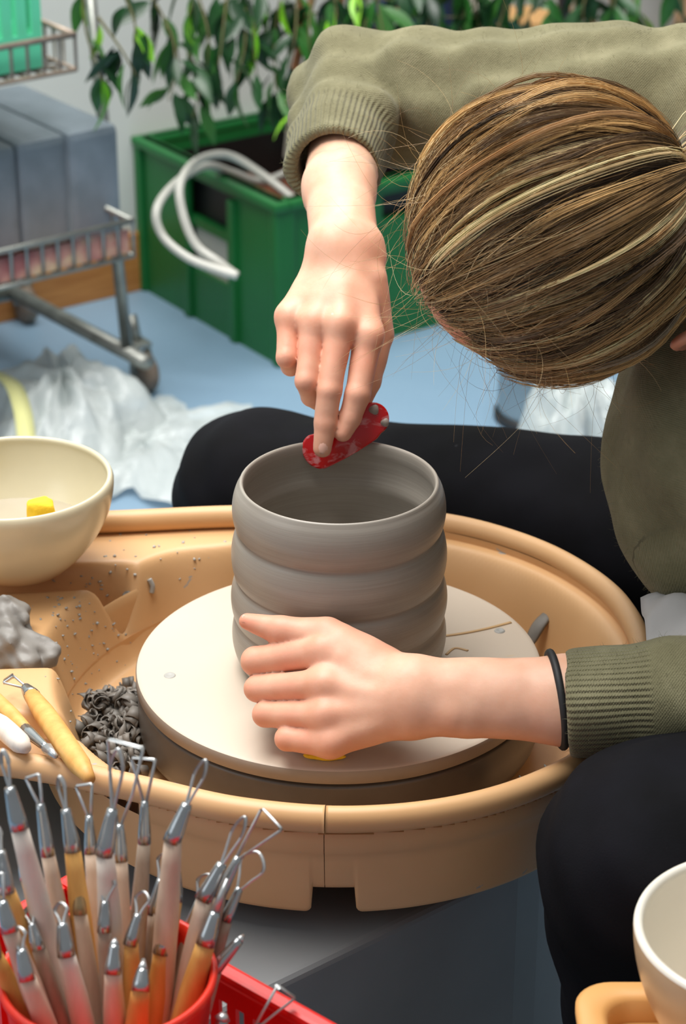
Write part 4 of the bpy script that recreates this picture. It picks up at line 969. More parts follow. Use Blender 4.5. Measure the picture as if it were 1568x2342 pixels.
# --- left hand (steadies the foot of the pot)
LW = A(968, 1592, 1.352)
L_idx = [A(738, 1490, 1.384), A(584, 1512, 1.398), A(600, 1507, 1.417), A(650, 1500, 1.409)]
L_mid = [A(741, 1566, 1.363), A(588, 1575, 1.384), A(602, 1571, 1.406), A(655, 1571, 1.400)]
L_rng = [A(742, 1636, 1.348), A(606, 1634, 1.369), A(620, 1630, 1.391), A(672, 1630, 1.386)]
L_lit = [A(756, 1698, 1.338), A(656, 1690, 1.350), A(668, 1686, 1.370), A(712, 1686, 1.366)]
L_th = [A(868, 1522, 1.378), A(748, 1452, 1.396), A(642, 1444, 1.404), A(564, 1421, 1.412)]
fL = [chain(L_idx, [.0112, .0100, .0092, .0080]), chain(L_mid, [.0108, .0092, .0086, .0076]), chain(L_rng, [.0102, .0088, .0082, .0072]), chain(L_lit, [.0098, .0083, .0078, .0068])]
tL = chain(L_th, [.0140, .0122, .0102, .0060])
palmL = [(A(925, 1562, 1.360), L_idx[0], .0150, .0112), (A(925, 1590, 1.354), L_mid[0], .0150, .0110), (A(925, 1612, 1.350), L_rng[0], .0150, .0108), (A(915, 1640, 1.348), L_lit[0], .0135, .0102),
         (A(800, 1520, 1.380), A(790, 1660, 1.350), .0125, .0115), (A(880, 1530, 1.376), A(780, 1470, 1.388), .0140, .0110)]
viewl = np.array((0.05, -.80, .60))
LC = A(1300, 1602, 1.347); LE = np.array((0.400, 1.325, 0.578))
def foreL(p):
    d = seg_sd(p, LW, LC, .0262, .0288, (viewl, 1.25)); d = smin(d, seg_sd(p, LC, LC + (LE - LC) * 0.45, .0288, .032, (viewl, 1.1)), .012)
    return smin(d, seg_sd(p, A(1040, 1640, 1.336), A(1052, 1642, 1.336), .0085, .0075), .014)
bumpsL = [(L_idx[0] + viewl * .010, .007, .0016), (L_mid[0] + viewl * .010, .0068, .0024), (L_rng[0] + viewl * .010, .0066, .0024), (L_lit[0] + viewl * .010, .0064, .0022), (L_idx[1] + viewl * .006, .006, .0010), (L_th[2] + np.array((0, -.2, .9)) * .008, .006, .0010)]
for m0, w0 in ((L_idx[0], (905, 1560)), (L_mid[0], (910, 1590)), (L_rng[0], (910, 1612)), (L_lit[0], (900, 1645))):
    b0 = A(w0[0], w0[1], 1.336)
    for t in (0.2, 0.4, 0.6, 0.8): bumpsL.append((b0 + (m0 + viewl * .011 - b0) * t, .0045, .0009))
VL, FL = surface_nets(hand_fn(fL, tL, palmL, foreL, bumps=bumpsL), (-.085, 1.30, .495), (.27, 1.45, .630), .0013)
# --- head frame: face direction, crown, left ear
ir, iu, it_ = np.array((1., 0, 0)), np.array((0, sP, cP)), np.array((0, -cP, sP))
def img(v): return v[0] * ir + v[1] * iu + v[2] * it_
def nrm(v): return v / np.linalg.norm(v)
hf = nrm(img((-.75, -.42, -.50))); hl = img((.42, -.90, .126)); hl = nrm(hl - hf * (hl @ hf)); hc = np.cross(hf, hl)
HC = A(1256, 548, 1.500)
HA = np.stack([hf, hl, hc]); HR = np.array((.099, .089, .095))
def hp(f, l, c): return HC + hf * f + hl * l + hc * c
NB = np.array((0.335, 1.560, 0.800))
def head_fn(p):
    d = ell_sd(p, HC, HA, HR - .004)
    d = smin(d, ell_sd(p, hp(.040, 0, -.062), HA, (.052, .056, .070)), .03)
    d = smin(d, seg_sd(p, hp(.055, 0, -.115), hp(.072, 0, -.122), .022, .018), .02)          # chin
    d = smin(d, seg_sd(p, hp(.092, 0, -.030), hp(.112, 0, -.066), .007, .011), .010)         # nose
    for s in (-1, 1):
        d = smin(d, seg_sd(p, hp(.086, .012 * s, -.016), hp(.074, .040 * s, -.016), .008, .008), .010)   # brow
        d = smax(d, -(np.linalg.norm(p - hp(.099, .031 * s, -.034), axis=1) - .013), .008)
        d = smin(d, np.linalg.norm(p - hp(.079, .031 * s, -.034), axis=1) - .0115, .002)     # eye
        d = smin(d, np.linalg.norm(p - hp(.066, .042 * s, -.066), axis=1) - .018, .015)      # cheek
        e0 = hp(-.032, (.096 if s > 0 else .080) * s, -.044)
        ear = smax(ell_sd(p, e0 + hl * .004 * s - hf * .010 - hc * .012, HA, (.017, .0065, .031)), -ell_sd(p, e0 + hl * .010 * s - hf * .008 - hc * .010, HA, (.010, .005, .020)), .003)
        d = smin(d, ear, .005)
    d = smin(d, seg_sd(p, hp(.090, -.016, -.090), hp(.090, .016, -.090), .0065, .0065), .006)
    d = smin(d, seg_sd(p, hp(-.030, 0, -.070), NB, .050, .056), .025)
    return d
VH, FH = surface_nets(head_fn, HC - .19, HC + np.array((.21, .21, .19)), .0030)
# --- limbs and trunk under the clothes
RS = np.array((0.295, 1.790, 0.835)); LS = np.array((0.415, 1.400, 0.775))
PEL = np.array((0.465, 1.545, 0.475)); CH = np.array((0.352, 1.575, 0.735))
LK = np.array((0.206, 1.243, 0.492)); LA = np.array((0.245, 1.215, 0.085)); RK = np.array((-0.078, 1.888, 0.452)); RA = np.array((-0.110, 1.930, 0.085))
LH = np.array((0.470, 1.435, 0.468)); RH = np.array((0.440, 1.690, 0.470))
def trunk_fn(p):
    d = seg_sd(p, PEL, CH, .105, .115)
    for s in ((RS, LS, .05, .05), (CH, NB, .08, .05), (RS, RE, .042, .034), (RE, RWm, .034, .028), (LS, LE, .042, .036), (LE, LC, .036, .028),
              (LH, LK, .068, .052), (LK, LA, .048, .032), (RH, RK, .070, .052), (RK, RA, .046, .032), (LA, LA + np.array((-.13, 0, -.045)), .034, .024), (RA, RA + np.array((-.13, 0, -.045)), .034, .024)):
        d = smin(d, seg_sd(p, *s), .03)
    return d
VT, FT = surface_nets(trunk_fn, (-.28, 1.13, .0), (.62, 2.02, .93), .0075)
VR = relax(VR, FR, 2, .5); VL = relax(VL, FL, 2, .5); VH = relax(VH, FH, 2, .5); VT = relax(VT, FT, 1, .5)
BV = np.concatenate([VR, VL, VH, VT]); o1, o2, o3 = len(VR), len(VR) + len(VL), len(VR) + len(VL) + len(VH)
BFc = np.concatenate([FR, FL + o1, FH + o2, FT + o3])
m = M('skin', srgb(230, 178, 148), 0.5); MAT['skin'] = m.m
tone = m.attr('flush')
c0 = m.ramp(m.noise(55, 4), [(0.3, srgb(222, 168, 138)), (0.7, srgb(233, 184, 156))])
c1 = m.mix(tone.outputs['Fac'], c0, srgb(218, 122, 94))
clayf = m.ramp(m.noise(46, 4, 0.6, dist=0.8), [(0.745, (0, 0, 0, 1)), (0.80, (1, 1, 1, 1))])
m.color(m.mix(clayf, c1, srgb(224, 206, 194)))
m.b.inputs['Subsurface Weight'].default_value = 0.25; m.b.inputs['Subsurface Radius'].default_value = (0.010, 0.0035, 0.0018); m.b.inputs['Subsurface Scale'].default_value = 0.6
m.bump(m.noise(420, 4), 0.10, 0.0008); m.bump(m.noise(90, 3, vec=m.coords((1, 1, 1))), 0.08, 0.0015)
body = mesh_obj('body', BV, BFc, MAT['skin'], PERSON)
fl = np.zeros(len(BV))
for pts_, w in ((R_idx, .5), (R_mid, .5), (R_rng, .6), (R_lit, .6), (L_idx, .6), (L_mid, .6), (L_rng, .7), (L_lit, .7), (L_th, .8)):
    for i, q in enumerate(pts_):
        s = .008 if i else .010; fl = np.maximum(fl, w * (0.55 if i == 0 else 0.75) * np.exp(-((BV - q) ** 2).sum(1) / (2 * (s * 1.3) ** 2)))
    for i in range(1, 2): fl = np.maximum(fl, .5 * np.exp(-((BV - (pts_[0] * .55 + pts_[1] * .45)) ** 2).sum(1) / (2 * .011 ** 2)))
fl = np.maximum(fl, .45 * np.exp(-((BV - A(1290, 1660, 1.35)) ** 2).sum(1) / (2 * .02 ** 2)))
fl[o2:o3] = np.maximum(fl[o2:o3], 0.42)
point_attr(body, 'flush', 'FLOAT', fl)
# fingernails
simple('nail', (234, 182, 162), 0.3, vs=60, va=0.04)
def nail(tip, prev, face, L, W, off, dark=0):
    ax = nrm(tip - prev); n_ = nrm(face - ax * (face @ ax)); s = np.cross(ax, n_); vs = []; a_, b_ = 9, 7
    for i in range(a_):
        u = i / (a_ - 1)
        for j in range(b_):
            v = j / (b_ - 1) * 2 - 1; w = W * (1 - 0.25 * (2 * u - 1) ** 4 - 0.12 * (u < .2))
            p = tip + ax * (L * (u - 0.72)) + s * (v * w * 0.95) + n_ * (off * (1 - 0.42 * v * v) - 0.0012 * (u - .4) ** 2 * 3)
            if i == a_ - 1: p = p - ax * 0.0018 * v * v
            if i == 0: p = p + ax * 0.0018 * v * v
            vs.append(p)
    fs = [[i * b_ + j, i * b_ + j + 1, (i + 1) * b_ + j + 1, (i + 1) * b_ + j] for i in range(a_ - 1) for j in range(b_ - 1)]
    o = mesh_obj('fingernail', vs, fs, MAT['nail'], PERSON); mo = o.modifiers.new('t', 'SOLIDIFY'); mo.thickness = 0.0006; mo.offset = 0
nail(R_mid[3], R_mid[2], viewd, .0115, .0056, .0068); nail(R_idx[3], R_idx[2], viewd, .0110, .0054, .0068)
nail(L_th[3], L_th[2], np.array((-.1, -.25, .95)), .0125, .0048, .0056)

# ---------------------------------------------------------------- sweater
RC = A(768, 392, 1.728); RCd = nrm(RC - RE); LCd = nrm(LC - LE)
LCE = A(1296, 1601, 1.347)
CHS = np.array((.372, 1.598, .735))
sw = [(PEL + np.array((-.015, 0, .065)), CHS, .135, .142), (np.array((.340, 1.530, .652)), np.array((.445, 1.535, .590)), .150, .122), (CHS, RS + np.array((.03, -.03, -.02)), .12, .075), (CHS, LS + np.array((.0, .03, -.01)), .12, .075), (CHS, NB + np.array((.03, .02, -.01)), .11, .066)]
segR1 = (RS, RE, .066, .056); segR2 = (RE, RC, .049, .0368); segL1 = (LS, LE, .062, .054); segL2 = (LE, LCE, .051, .0358)
def sweater_fn(p):
    d = seg_sd(p, *sw[0])
    for s in sw[1:]: d = smin(d, seg_sd(p, *s), .05)
    a = smin(seg_sd(p, *segR1), seg_sd(p, *segR2), .005); b = smin(seg_sd(p, *segL1), seg_sd(p, *segL2), .03)
    d = smin(d, a, .03); d = np.minimum(d, smin(d, b, .02))
    # folds: rings round the bent sleeve, drapes on the trunk
    t = ((p - RE) @ nrm(RS - RE)); near = np.exp(-((p - RE) ** 2).sum(1) / (2 * .11 ** 2))
    ang = (p - RE) @ nrm(np.array((0.2, .3, 1)))
    d = d - .0042 * near * np.sin(t * 96 + ang * 42 + 1.6 * wob(p, 30, 18)) - .0030 * np.sin(t * 47 + 2.6 * np.sin(ang * 33 + t * 9)) * np.clip(wob(p, 16, 17) + .3, 0, 1) * (t > .04) * (np.abs(a - d) < .03)
    t2 = ((p - RE) @ RCd); d = d - .0028 * np.exp(-((t2 - .045) / .045) ** 2) * np.sin(t2 * 190 + ang * 25) * (np.abs(a - d) < .02)
    t3 = ((p - LCE) @ -LCd); d = d - .0022 * np.exp(-((t3 - .10) / .05) ** 2) * np.sin(t3 * 130)
    d = d - .0035 * wob(p, 42, 12) - .0012 * wob(p, 120, 13)
    tt = (p - np.array((.30, 1.50, .66))) @ np.array((.55, -.35, .75)); d = d - .0030 * np.sin(tt * 70 + 1.5 * wob(p, 22, 19)) * (p[:, 2] < .78) * (p[:, 1] < 1.60) * (p[:, 0] > .16) * (np.abs(b) > .03)
    # open cuffs
    for end, dr, r0 in ((RC, RCd, .0300), (LCE, LCd, .0295)):
        h_ = (p - end) @ dr; rad = np.linalg.norm((p - end) - np.outer(h_, dr), axis=1)
        loc = rad < .09
        d = np.where(loc, smax(d, np.where(loc & (h_ > -.05), h_, -1), .004), d)
        d = smax(d, -np.maximum(rad - r0, -h_ - .030), .003)
    return d
VS, FS = surface_nets(sweater_fn, (-.08, 1.22, .44), (.66, 1.96, 1.0), .0028)
VS = relax(VS, FS, 2, .5)
m = M('olive_knit', srgb(132, 130, 104), 0.9); MAT['olive_knit'] = m.m
m.b.inputs['Sheen Weight'].default_value = 0.12; m.b.inputs['Sheen Roughness'].default_value = 0.45; m.b.inputs['Specular IOR Level'].default_value = 0.15
kn = m.attr('knit'); sp3 = m.n.new('ShaderNodeSeparateXYZ'); m.l.new(kn.outputs['Vector'], sp3.inputs[0])
def mth(op, a, b=None):
    n_ = m.n.new('ShaderNodeMath'); n_.operation = op
    for i, v in enumerate((a, b)):
        if v is None: continue
        if isinstance(v, bpy.types.NodeSocket): m.l.new(v, n_.inputs[i])
        else: n_.inputs[i].default_value = v
    return n_.outputs[0]
rib = mth('SINE', mth('MULTIPLY', sp3.outputs['Y'], 2 * math.pi / 0.0038)); rows = mth('SINE', mth('MULTIPLY', sp3.outputs['X'], 2 * math.pi / 0.0019))
stit = mth('MULTIPLY', rows, mth('SINE', mth('MULTIPLY', sp3.outputs['Y'], 2 * math.pi / 0.0024)))
ribm = mth('MULTIPLY', rib, sp3.outputs['Z'])
m.color(m.ramp(m.noise(22, 5, 0.65), [(0.3, srgb(106, 102, 76)), (0.55, srgb(122, 118, 90)), (0.75, srgb(140, 135, 106))]))
m.bump(ribm, 0.65, 0.0008); m.bump(stit, 0.35, 0.0006); m.bump(m.noise(900, 3, 0.7), 0.6, 0.0008); m.bump(m.noise(160, 4, 0.7), 0.35, 0.002)
sweater = mesh_obj('sweater', VS, FS, MAT['olive_knit'], PERSON)
def knit_uv(V):
    out = np.zeros((len(V), 3)); best = np.full(len(V), 1e9); u0 = 0
    for (a, b, ra, rb), cuff in ((sw[0], 0), (segR1, 0), (segR2, 1), (segL1, 0), (segL2, 1)):
        ax = b - a; L = np.linalg.norm(ax); ax = ax / L; h_ = (V - a) @ ax; q = (V - a) - np.outer(h_, ax); rad = np.linalg.norm(q, axis=1)
        d = np.abs(np.linalg.norm(V - a - np.outer(np.clip(h_, 0, L), ax), axis=1) - (ra + (rb - ra) * np.clip(h_ / L, 0, 1)))
        s = nrm(np.cross(ax, np.array((0.0, -.9, .43)))); w = np.cross(ax, s); ang = np.arctan2(q @ w, -(q @ s) if False else (q @ s))
        # seam on the side turned from the light: rotate so that +-pi falls at the back
        ang = np.arctan2(q @ s, q @ np.cross(s, ax)); mk = d < best; best = np.where(mk, d, best)
        cm = np.clip((h_ - (L - .058)) / .004, 0, 1) * cuff
        out[mk] = np.stack([h_, ang * (0.034 if cuff else (ra + rb) / 2), cm], 1)[mk] if ra < .1 else np.stack([V[:, 2], V[:, 1] * .75 + V[:, 0] * .66, cm], 1)[mk]
    return out
point_attr(sweater, 'knit', 'FLOAT_VECTOR', knit_uv(VS))
# wool fuzz standing off the knit
NS = normals(VS, FS); rng = np.random.default_rng(5)
def fibers(name, roots, dirs, lens, rad, mat, parent, seg=3, curl=.3, cols=None, kind='stuff'):
    n = len(roots); k = seg + 1; P_ = np.zeros((n, k, 3)); P_[:, 0] = roots; d = dirs.copy()
    for i in range(1, k):
        d = d + rng.normal(size=d.shape) * curl; d /= np.linalg.norm(d, axis=1)[:, None]; P_[:, i] = P_[:, i - 1] + d * (lens / seg)[:, None]
    return strands(name, P_, rad, mat, parent, cols, kind)
def strands(name, P_, rad, mat, parent, cols=None, kind='stuff', taper=True):
    n, k, _ = P_.shape; T = np.gradient(P_, axis=1); T /= np.maximum(np.linalg.norm(T, axis=2), 1e-9)[..., None]
    ref = np.array((.31, .52, .79)); S = np.cross(T, ref); S /= np.maximum(np.linalg.norm(S, axis=2), 1e-9)[..., None]; W = np.cross(T, S)
    r_ = (np.asarray(rad) if np.ndim(rad) else np.full(n, rad))[:, None, None] * (np.linspace(1, .35, k)[None, :, None] if taper else 1)
    V = np.stack([P_ + r_ * (S * math.cos(a) + W * math.sin(a)) for a in (0, 2.094, 4.189)], 2).reshape(-1, 3)
    b = (np.arange(n)[:, None] * k + np.arange(k - 1)[None]).reshape(-1) * 3; Fq = np.concatenate([np.stack([b + i, b + (i + 1) % 3, b + 3 + (i + 1) % 3, b + 3 + i], 1) for i in range(3)])
    org = np.array(ORG[parent.name]) if parent is not None else 0
    me = bpy.data.meshes.new(name); me.vertices.add(len(V)); me.vertices.foreach_set('co', (V - org).astype(np.float32).ravel())
    me.loops.add(Fq.size); me.loops.foreach_set('vertex_index', Fq.astype(np.int32).ravel()); me.polygons.add(len(Fq)); me.polygons.foreach_set('loop_start', np.arange(0, Fq.size, 4, dtype=np.int32)); me.update(calc_edges=True)
    o = link_mesh(name, me, mat, parent); tag(o, kind=kind)
    if cols is not None:
        a = me.attributes.new('tint', 'FLOAT_COLOR', 'POINT'); c = np.concatenate([np.repeat(cols, k * 3, axis=0), np.ones((len(V), 1))], 1); a.data.foreach_set('color', c.astype(np.float32).ravel())
    return o
sel = rng.choice(len(VS), 9000, replace=False); sel = sel[(VS[sel, 0] < .34)]
fibers('wool_fuzz', VS[sel], NS[sel] * .8 + rng.normal(size=(len(sel), 3)) * .5, rng.uniform(.002, .0055, len(sel)), .00011, MAT['olive_knit'], sweater, curl=.5)

# ---------------------------------------------------------------- trousers, shoes, stool
def trousers_fn(p):
    d = seg_sd(p, np.array((.47, 1.43, .472)), np.array((.455, 1.68, .475)), .118, .118)
    d = smin(d, seg_sd(p, PEL, PEL + np.array((-.02, .01, .07)), .13, .135), .04)
    for s in ((LH, LK, .090, .078), (LK, LA + np.array((0, 0, .02)), .074, .054), (RH, RK, .094, .070), (RK, RA + np.array((0, 0, .02)), .066, .052)): d = smin(d, seg_sd(p, *s), .028)
    for K in (LK, RK):
        q = np.exp(-((p - K) ** 2).sum(1) / (2 * .09 ** 2)); d = d - .0022 * q * np.sin((p - K) @ np.array((60, -70, 120.)))
    return d - .0030 * wob(p, 38, 21) - .0008 * wob(p, 110, 22)
VP, FP = surface_nets(trousers_fn, (-.24, 1.10, .05), (.66, 2.04, .68), .0045); VP = relax(VP, FP, 2, .5)
m = M('black_trousers', srgb(34, 34, 40), 0.85); MAT['black_trousers'] = m.m
m.b.inputs['Sheen Weight'].default_value = 0.0; m.b.inputs['Specular IOR Level'].default_value = 0.12
lint = m.ramp(m.noise(150, 2, 0.4), [(0.80, (0, 0, 0, 1)), (0.82, (1, 1, 1, 1))])
m.color(m.mix(lint, m.ramp(m.noise(14, 4), [(0.35, srgb(11, 11, 13)), (0.65, srgb(18, 18, 23))]), srgb(60, 60, 64))); m.bump(m.noise(900, 2), 0.25, 0.0006)
mesh_obj('trousers', VP, FP, MAT['black_trousers'], PERSON)
simple('shoe', (46, 44, 44), 0.6)
for An in (LA, RA):
    def shoe_fn(p):
        d = seg_sd(p, An + np.array((.02, 0, -.035)), An + np.array((-.15, 0, -.055)), .045, .034); d = smin(d, seg_sd(p, An, An + np.array((0, 0, .03)), .042, .045), .03); return smax(d, -(p[:, 2] - .001), .006)
    V_, F_ = surface_nets(shoe_fn, An + np.array((-.22, -.08, -.10)), An + np.array((.10, .08, .09)), .004); mesh_obj('shoe', relax(V_, F_, 2), F_, MAT['shoe'], PERSON)
st3 = thing('work_stool', 'round wooden work stool under the seated potter', 'stool', (0.475, 1.55, 0))
MB().lathe([(0.0, .322), (.165, .322), (.172, .327), (.172, .342), (.165, .348), (0, .348)], (0.475, 1.55, 0), 48).build('seat', MAT['pale_wood'], st3)
for k in range(4):
    a = R(45 + 90 * k); MB().tube([(0.475 + .10 * math.cos(a), 1.55 + .10 * math.sin(a), .325), (0.475 + .17 * math.cos(a), 1.55 + .17 * math.sin(a), 0.0)], [.014, .012], 12).build('leg', MAT['pale_wood'], st3)
# ---------------------------------------------------------------- hair
m = M('hair', srgb(140, 104, 64), 0.38); MAT['hair'] = m.m
tn = m.attr('tint'); m.color(tn.outputs['Color']); m.b.inputs['Specular IOR Level'].default_value = 0.55; m.b.inputs['Roughness'].default_value = 0.27
m.b.inputs['Anisotropic'].default_value = 0.5
simple('scalp_hair', (74, 56, 38), 0.7, vs=40, va=0.2)
pole = nrm(hf * .92 + hc * .40); Bk = -pole; e1 = nrm(hc - pole * (hc @ pole)); e2 = np.cross(pole, e1)       # e1: over the crown, e2: towards one side
side = 1 if e2 @ hl > 0 else -1
def theta0(phi):
    c_ = np.cos(phi); s_ = np.abs(np.sin(phi)); return np.where(c_ > 0, R(19) + R(28) * s_ ** 2, R(47) + R(65) * np.maximum(-c_, 0) ** 0.8)
def surf(th, phi, off):
    d = pole * np.cos(th)[..., None] + (e1 * np.cos(phi)[..., None] + e2 * np.sin(phi)[..., None]) * np.sin(th)[..., None]
    q = d @ HA.T; k_ = 1 / np.sqrt(((q / HR) ** 2).sum(-1)); return HC + d * (k_ + off)[..., None]
# under-layer: closed cap of hair on the skull
n1, n2 = 96, 40; ph = np.linspace(0, 2 * math.pi, n1, endpoint=False); V_ = []
for i in range(n2 + 1):
    t = i / n2; th = theta0(ph) + .03 + (R(176) - theta0(ph)) * t; V_.append(surf(th, ph, np.full(n1, .0035 * min(1, t * 6 + .1))))
V_ = np.concatenate(V_); F_ = [[i * n1 + k, i * n1 + (k + 1) % n1, (i + 1) * n1 + (k + 1) % n1, (i + 1) * n1 + k] for i in range(n2) for k in range(n1)]
EARC = hp(-.040, .094, -.056)
F_ = [f for f in F_ if np.linalg.norm(V_[f].mean(0) - EARC) > .030]
hair = mesh_obj('hair', V_, F_, MAT['scalp_hair'], PERSON)
def clear_ear(P): return P[(np.linalg.norm(P - EARC, axis=2).min(1) > .027)], (np.linalg.norm(P - EARC, axis=2).min(1) > .027)
pal = np.array([srgb(70, 52, 34)[:3], srgb(98, 74, 48)[:3], srgb(134, 104, 66)[:3], srgb(170, 134, 86)[:3], srgb(204, 166, 110)[:3], srgb(232, 202, 152)[:3], srgb(180, 138, 90)[:3], srgb(136, 120, 98)[:3]])
NCL, PER, K = 430, 20, 18
cph = rng.uniform(-math.pi, math.pi, NCL); cst = np.where(rng.random(NCL) < .62, rng.uniform(0, .10, NCL), rng.uniform(.1, .55, NCL)); cof = np.abs(rng.normal(.0060, .0042, NCL)); cdr = rng.normal(0, .16, NCL); ccol = rng.choice(len(pal), NCL, p=[.12, .18, .18, .17, .14, .1, .07, .04]); cw = rng.uniform(.010, .045, NCL); cwv = rng.normal(0, .025, NCL); cph2 = rng.uniform(0, 6.28, NCL)
ci = np.repeat(np.arange(NCL), PER); n = len(ci); t = np.linspace(0, 1, K)[None]
sp0 = rng.normal(size=n); so = rng.normal(size=n)
phi = cph[ci][:, None] + (sp0 * cw[ci])[:, None] * (0.55 + 0.9 * np.abs(t - .35)) + cdr[ci][:, None] * (t - .2) * np.sin(math.pi * t * .9) + cwv[ci][:, None] * np.sin(t * 7 + cph2[ci][:, None])
th_s = theta0(phi[:, 0]) + cst[ci] * (R(172) - theta0(phi[:, 0])) + rng.normal(0, .03, n)
th = th_s[:, None] + (R(170) - th_s)[:, None] * t ** 0.95
off = np.maximum(.0015, cof[ci][:, None] * (np.sin(math.pi * np.clip(t * .93 + .04, 0, 1)) ** .6) * (1 + .25 * np.sin(t * 9 + cph2[ci][:, None])) + (so * .0011)[:, None] + .0022) * np.clip(t * 8 + .35, 0, 1)
P_ = surf(th, phi, off); P_, kp_ = clear_ear(P_)
cols = 1.14 * pal[ccol[ci]] * (1 + .16 * rng.normal(size=n))[:, None]; cols = np.clip(cols, .01, .9)[kp_]
strands('hair_strands', P_, rng.uniform(.00022, .00042, len(P_)), MAT['hair'], hair, cols)
n = 1500; ph0 = rng.uniform(-2.6, 2.6, n); ts = theta0(ph0) + rng.uniform(-.02, .5, n); t = np.linspace(0, 1, K)[None]
phi = ph0[:, None] + rng.normal(0, .22, n)[:, None] * t * (1.2 - t) + rng.normal(0, .03, n)[:, None] * np.sin(t * 9 + rng.uniform(0, 6, n)[:, None])
th = ts[:, None] + (np.minimum(R(168), ts + rng.uniform(.6, 2.0, n)) - ts)[:, None] * t
off = (rng.uniform(.006, .0125, n))[:, None] * np.sin(math.pi * np.clip(t * .9 + .06, 0, 1)) ** .5 + .002
cols = np.clip(pal[rng.integers(1, 7, n)] * (1 + .15 * rng.normal(size=n))[:, None], .01, .9)
P_, kp_ = clear_ear(surf(th, phi, off)); strands('stray_strands', P_, rng.uniform(.00016, .0003, len(P_)), MAT['hair'], hair, cols[kp_])
# flyaways and loose wisps round the hairline
nf = 230; f_phi = rng.uniform(-math.pi * .62, math.pi * .62, nf) ; f_th = theta0(f_phi) + rng.uniform(-.02, .9, nf) ** 2
root = surf(f_th, f_phi, np.full(nf, .005)); nd = root - HC; nd /= np.linalg.norm(nd, axis=1)[:, None]
tang = surf(f_th + .05, f_phi, np.full(nf, .005)) - root; tang /= np.linalg.norm(tang, axis=1)[:, None]
back = rng.random(nf) < .55
dirs = nd * rng.uniform(.25, .8, nf)[:, None] + tang * np.where(back, 1.1, -.35)[:, None] + rng.normal(size=(nf, 3)) * .18 + np.array((0, 0, -.35))
Lf = rng.uniform(.03, .10, nf); Pf = np.zeros((nf, 12, 3)); Pf[:, 0] = root; dd = dirs / np.linalg.norm(dirs, axis=1)[:, None]; cv = rng.normal(size=(nf, 3)) * .26
for i in range(1, 12):
    dd = dd + cv + np.array((0, 0, -.05)); dd /= np.linalg.norm(dd, axis=1)[:, None]; Pf[:, i] = Pf[:, i - 1] + dd * (Lf / 11)[:, None]
strands('loose_hairs', Pf, np.full(nf, .00012), MAT['hair'], hair, pal[rng.integers(2, 6, nf)])
# ponytail behind the head
tb_ = surf(np.array([R(168)]), np.array([math.pi]), np.array([.002]))[0]; npn = 500
pr = rng.normal(size=(npn, 2)) * .010; tl = np.linspace(0, 1, 10)
cent = np.stack([tb_ + (Bk * .5 + np.array((.30, .25, -.5))) * .13 * x * (1 - .2 * x) + np.array((0, 0, .02)) * math.sin(3 * x) for x in tl])
Pp = cent[None] + (pr[:, 0, None, None] * hl + pr[:, 1, None, None] * hc) * (0.5 + 1.0 * np.sin(math.pi * np.clip(tl * .8 + .1, 0, 1)))[None, :, None]
strands('ponytail', Pp, np.full(npn, .0004), MAT['hair'], hair, pal[rng.integers(0, 6, npn)])
# ---------------------------------------------------------------- hair band on the wrist, red rib, cloth on the lap
simple('black_elastic', (30, 31, 32), 0.6, vs=50, va=0.2)
bc = A(1272, 1600, 1.3475); ax = nrm(LC - LW); s1 = nrm(viewl - ax * (viewl @ ax)); s2 = np.cross(ax, s1); ring_ = []
for k in range(48):
    a = 2 * math.pi * k / 48; ring_.append(Vector(bc + s1 * math.cos(a) * (.0286 / 1.22 + .0028) + s2 * math.sin(a) * (.0286 + .0030) + ax * (.0055 * math.sin(a) * (1 if s2[2] < 0 else -1) + .002 * math.cos(a))))
o = MB().tube(ring_, 0.0028, 10, closed=True).build('hair_band', MAT['black_elastic']); tag(o, 'black elastic hair band worn round the lower wrist', 'hair band')
m = M('red_rib', srgb(196, 12, 16), 0.22); MAT['red_rib'] = m.m
sm = m.ramp(m.noise(60, 4, 0.6, vec=m.coords((1, 1, 2.2)), dist=1.0), [(0.52, (0, 0, 0, 1)), (0.66, (1, 1, 1, 1))]); m.color(m.mix(sm, srgb(190, 10, 14), srgb(206, 128, 128)))
e0, e1_ = A(728, 1032, 1.5545), A(852, 958, 1.560); ux = nrm(e1_ - e0); nz_ = nrm(np.array((0.10, -.93, .36)) - ux * (np.array((0.10, -.93, .36)) @ ux)); uy = np.cross(nz_, ux)
Lr = np.linalg.norm(e1_ - e0); outl_ = []
for k in range(20): a = math.pi / 2 + math.pi * k / 19; outl_.append((math.cos(a) * .0138 * 0.85 - .0, math.sin(a) * .0138))
for k in range(1, 10): t = k / 10; outl_.append((Lr * t, -.0138 - .0010 * math.sin(math.pi * t)))
for k in range(20): a = -math.pi / 2 + math.pi * k / 19; outl_.append((Lr + math.cos(a) * .0120, math.sin(a) * .0122))
for k in range(1, 10): t = 1 - k / 10; outl_.append((Lr * t, .0122 + .0016 * (1 - t) - .0030 * math.sin(math.pi * t)))
no = len(outl_); vs = []; fs = []; lev = [(.90, .0018), (.975, .0014), (1.0, .0006), (1.0, -.0006), (.975, -.0014), (.90, -.0018)]
cx = Lr / 2
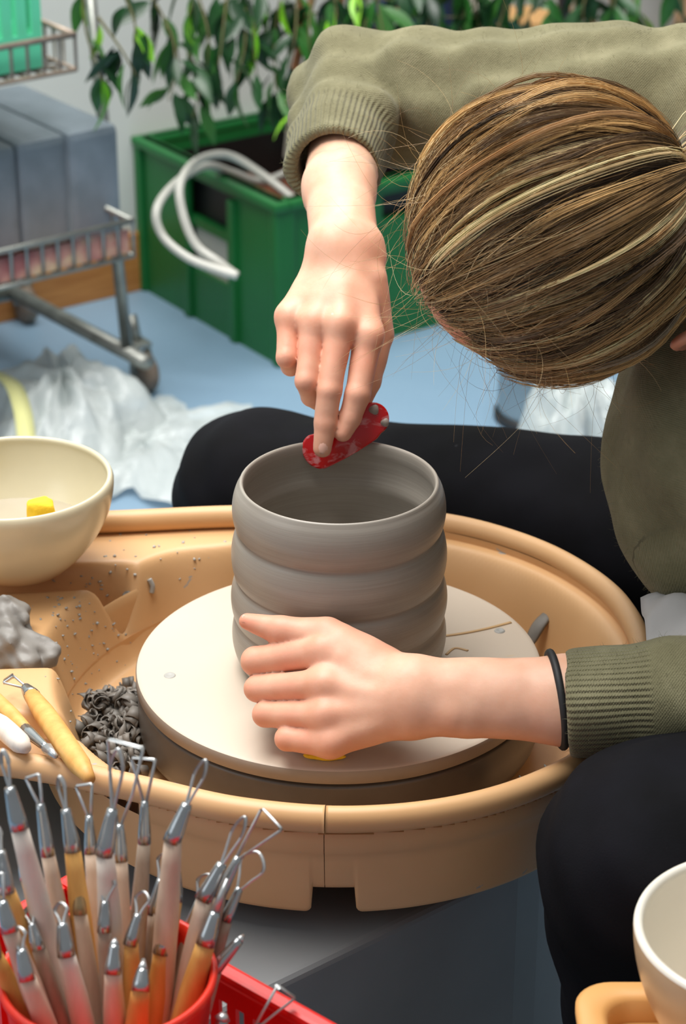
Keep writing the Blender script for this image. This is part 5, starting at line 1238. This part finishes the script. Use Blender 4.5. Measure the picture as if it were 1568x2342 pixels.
for (sc_, z) in lev:
    for (x, y) in outl_: vs.append(e0 + ux * (cx + (x - cx) * (1 - (1 - sc_) * .35)) + uy * y * sc_ + nz_ * (z - .0016 * ((x - cx) / cx) ** 2 + .0016))
for i in range(len(lev) - 1):
    for k in range(no):
        k2 = (k + 1) % no; fs.append([i * no + k, (i + 1) * no + k, (i + 1) * no + k2, i * no + k2])
fs.append(list(range(no))); fs.append([(len(lev) - 1) * no + k for k in reversed(range(no))])
rib_t = thing('kidney_rib', 'red plastic kidney rib smeared with slip, held against the pot wall', 'rib tool', e0)
rb = mesh_obj('rib_plate', vs, fs, MAT['red_rib'], rib_t)
simple('clay_smear', (160, 148, 138), 0.5)
for (u_, v_, r_) in ((Lr + .0045, .0055, .0036), (Lr + .0065, -.0068, .0030)):
    pc = e0 + ux * u_ + uy * v_ + nz_ * .0022; sv = [pc + (ux * math.cos(a) + uy * math.sin(a)) * r_ * (1 + .12 * math.sin(3 * a)) for a in np.linspace(0, 6.283, 20, endpoint=False)]
    mesh_obj('clay_smear', sv + [p_ + nz_ * -.0008 for p_ in sv], [list(range(20))] + [[k, 20 + k, 20 + (k + 1) % 20, (k + 1) % 20] for k in range(20)], MAT['clay_smear'], rib_t)
simple('grey_cloth', (186, 184, 182), 0.9, vs=14, va=0.1, bump=(300, 0.3, 0.001))
ctr = A(1528, 1424, 1.415); vs = []; n_ = 26
for i in range(n_):
    for j in range(n_):
        x = (i / (n_ - 1) - .12) * .13; y = (j / (n_ - 1) - .5) * .07
        z = .007 * math.sin(x * 90 + y * 60) + .005 * math.sin(y * 150 - x * 40) - .35 * max(0, -x) - .25 * max(0, -y - .015)
        vs.append(ctr + np.array((x, y, z + .004)))
fs = [[i * n_ + j, (i + 1) * n_ + j, (i + 1) * n_ + j + 1, i * n_ + j + 1] for i in range(n_ - 1) for j in range(n_ - 1)]
o = mesh_obj('cloth', vs, fs, MAT['grey_cloth']); mo = o.modifiers.new('t', 'SOLIDIFY'); mo.thickness = .002; tag(o, 'pale grey cloth crumpled on the potter\'s lap behind the banded wrist', 'cloth')
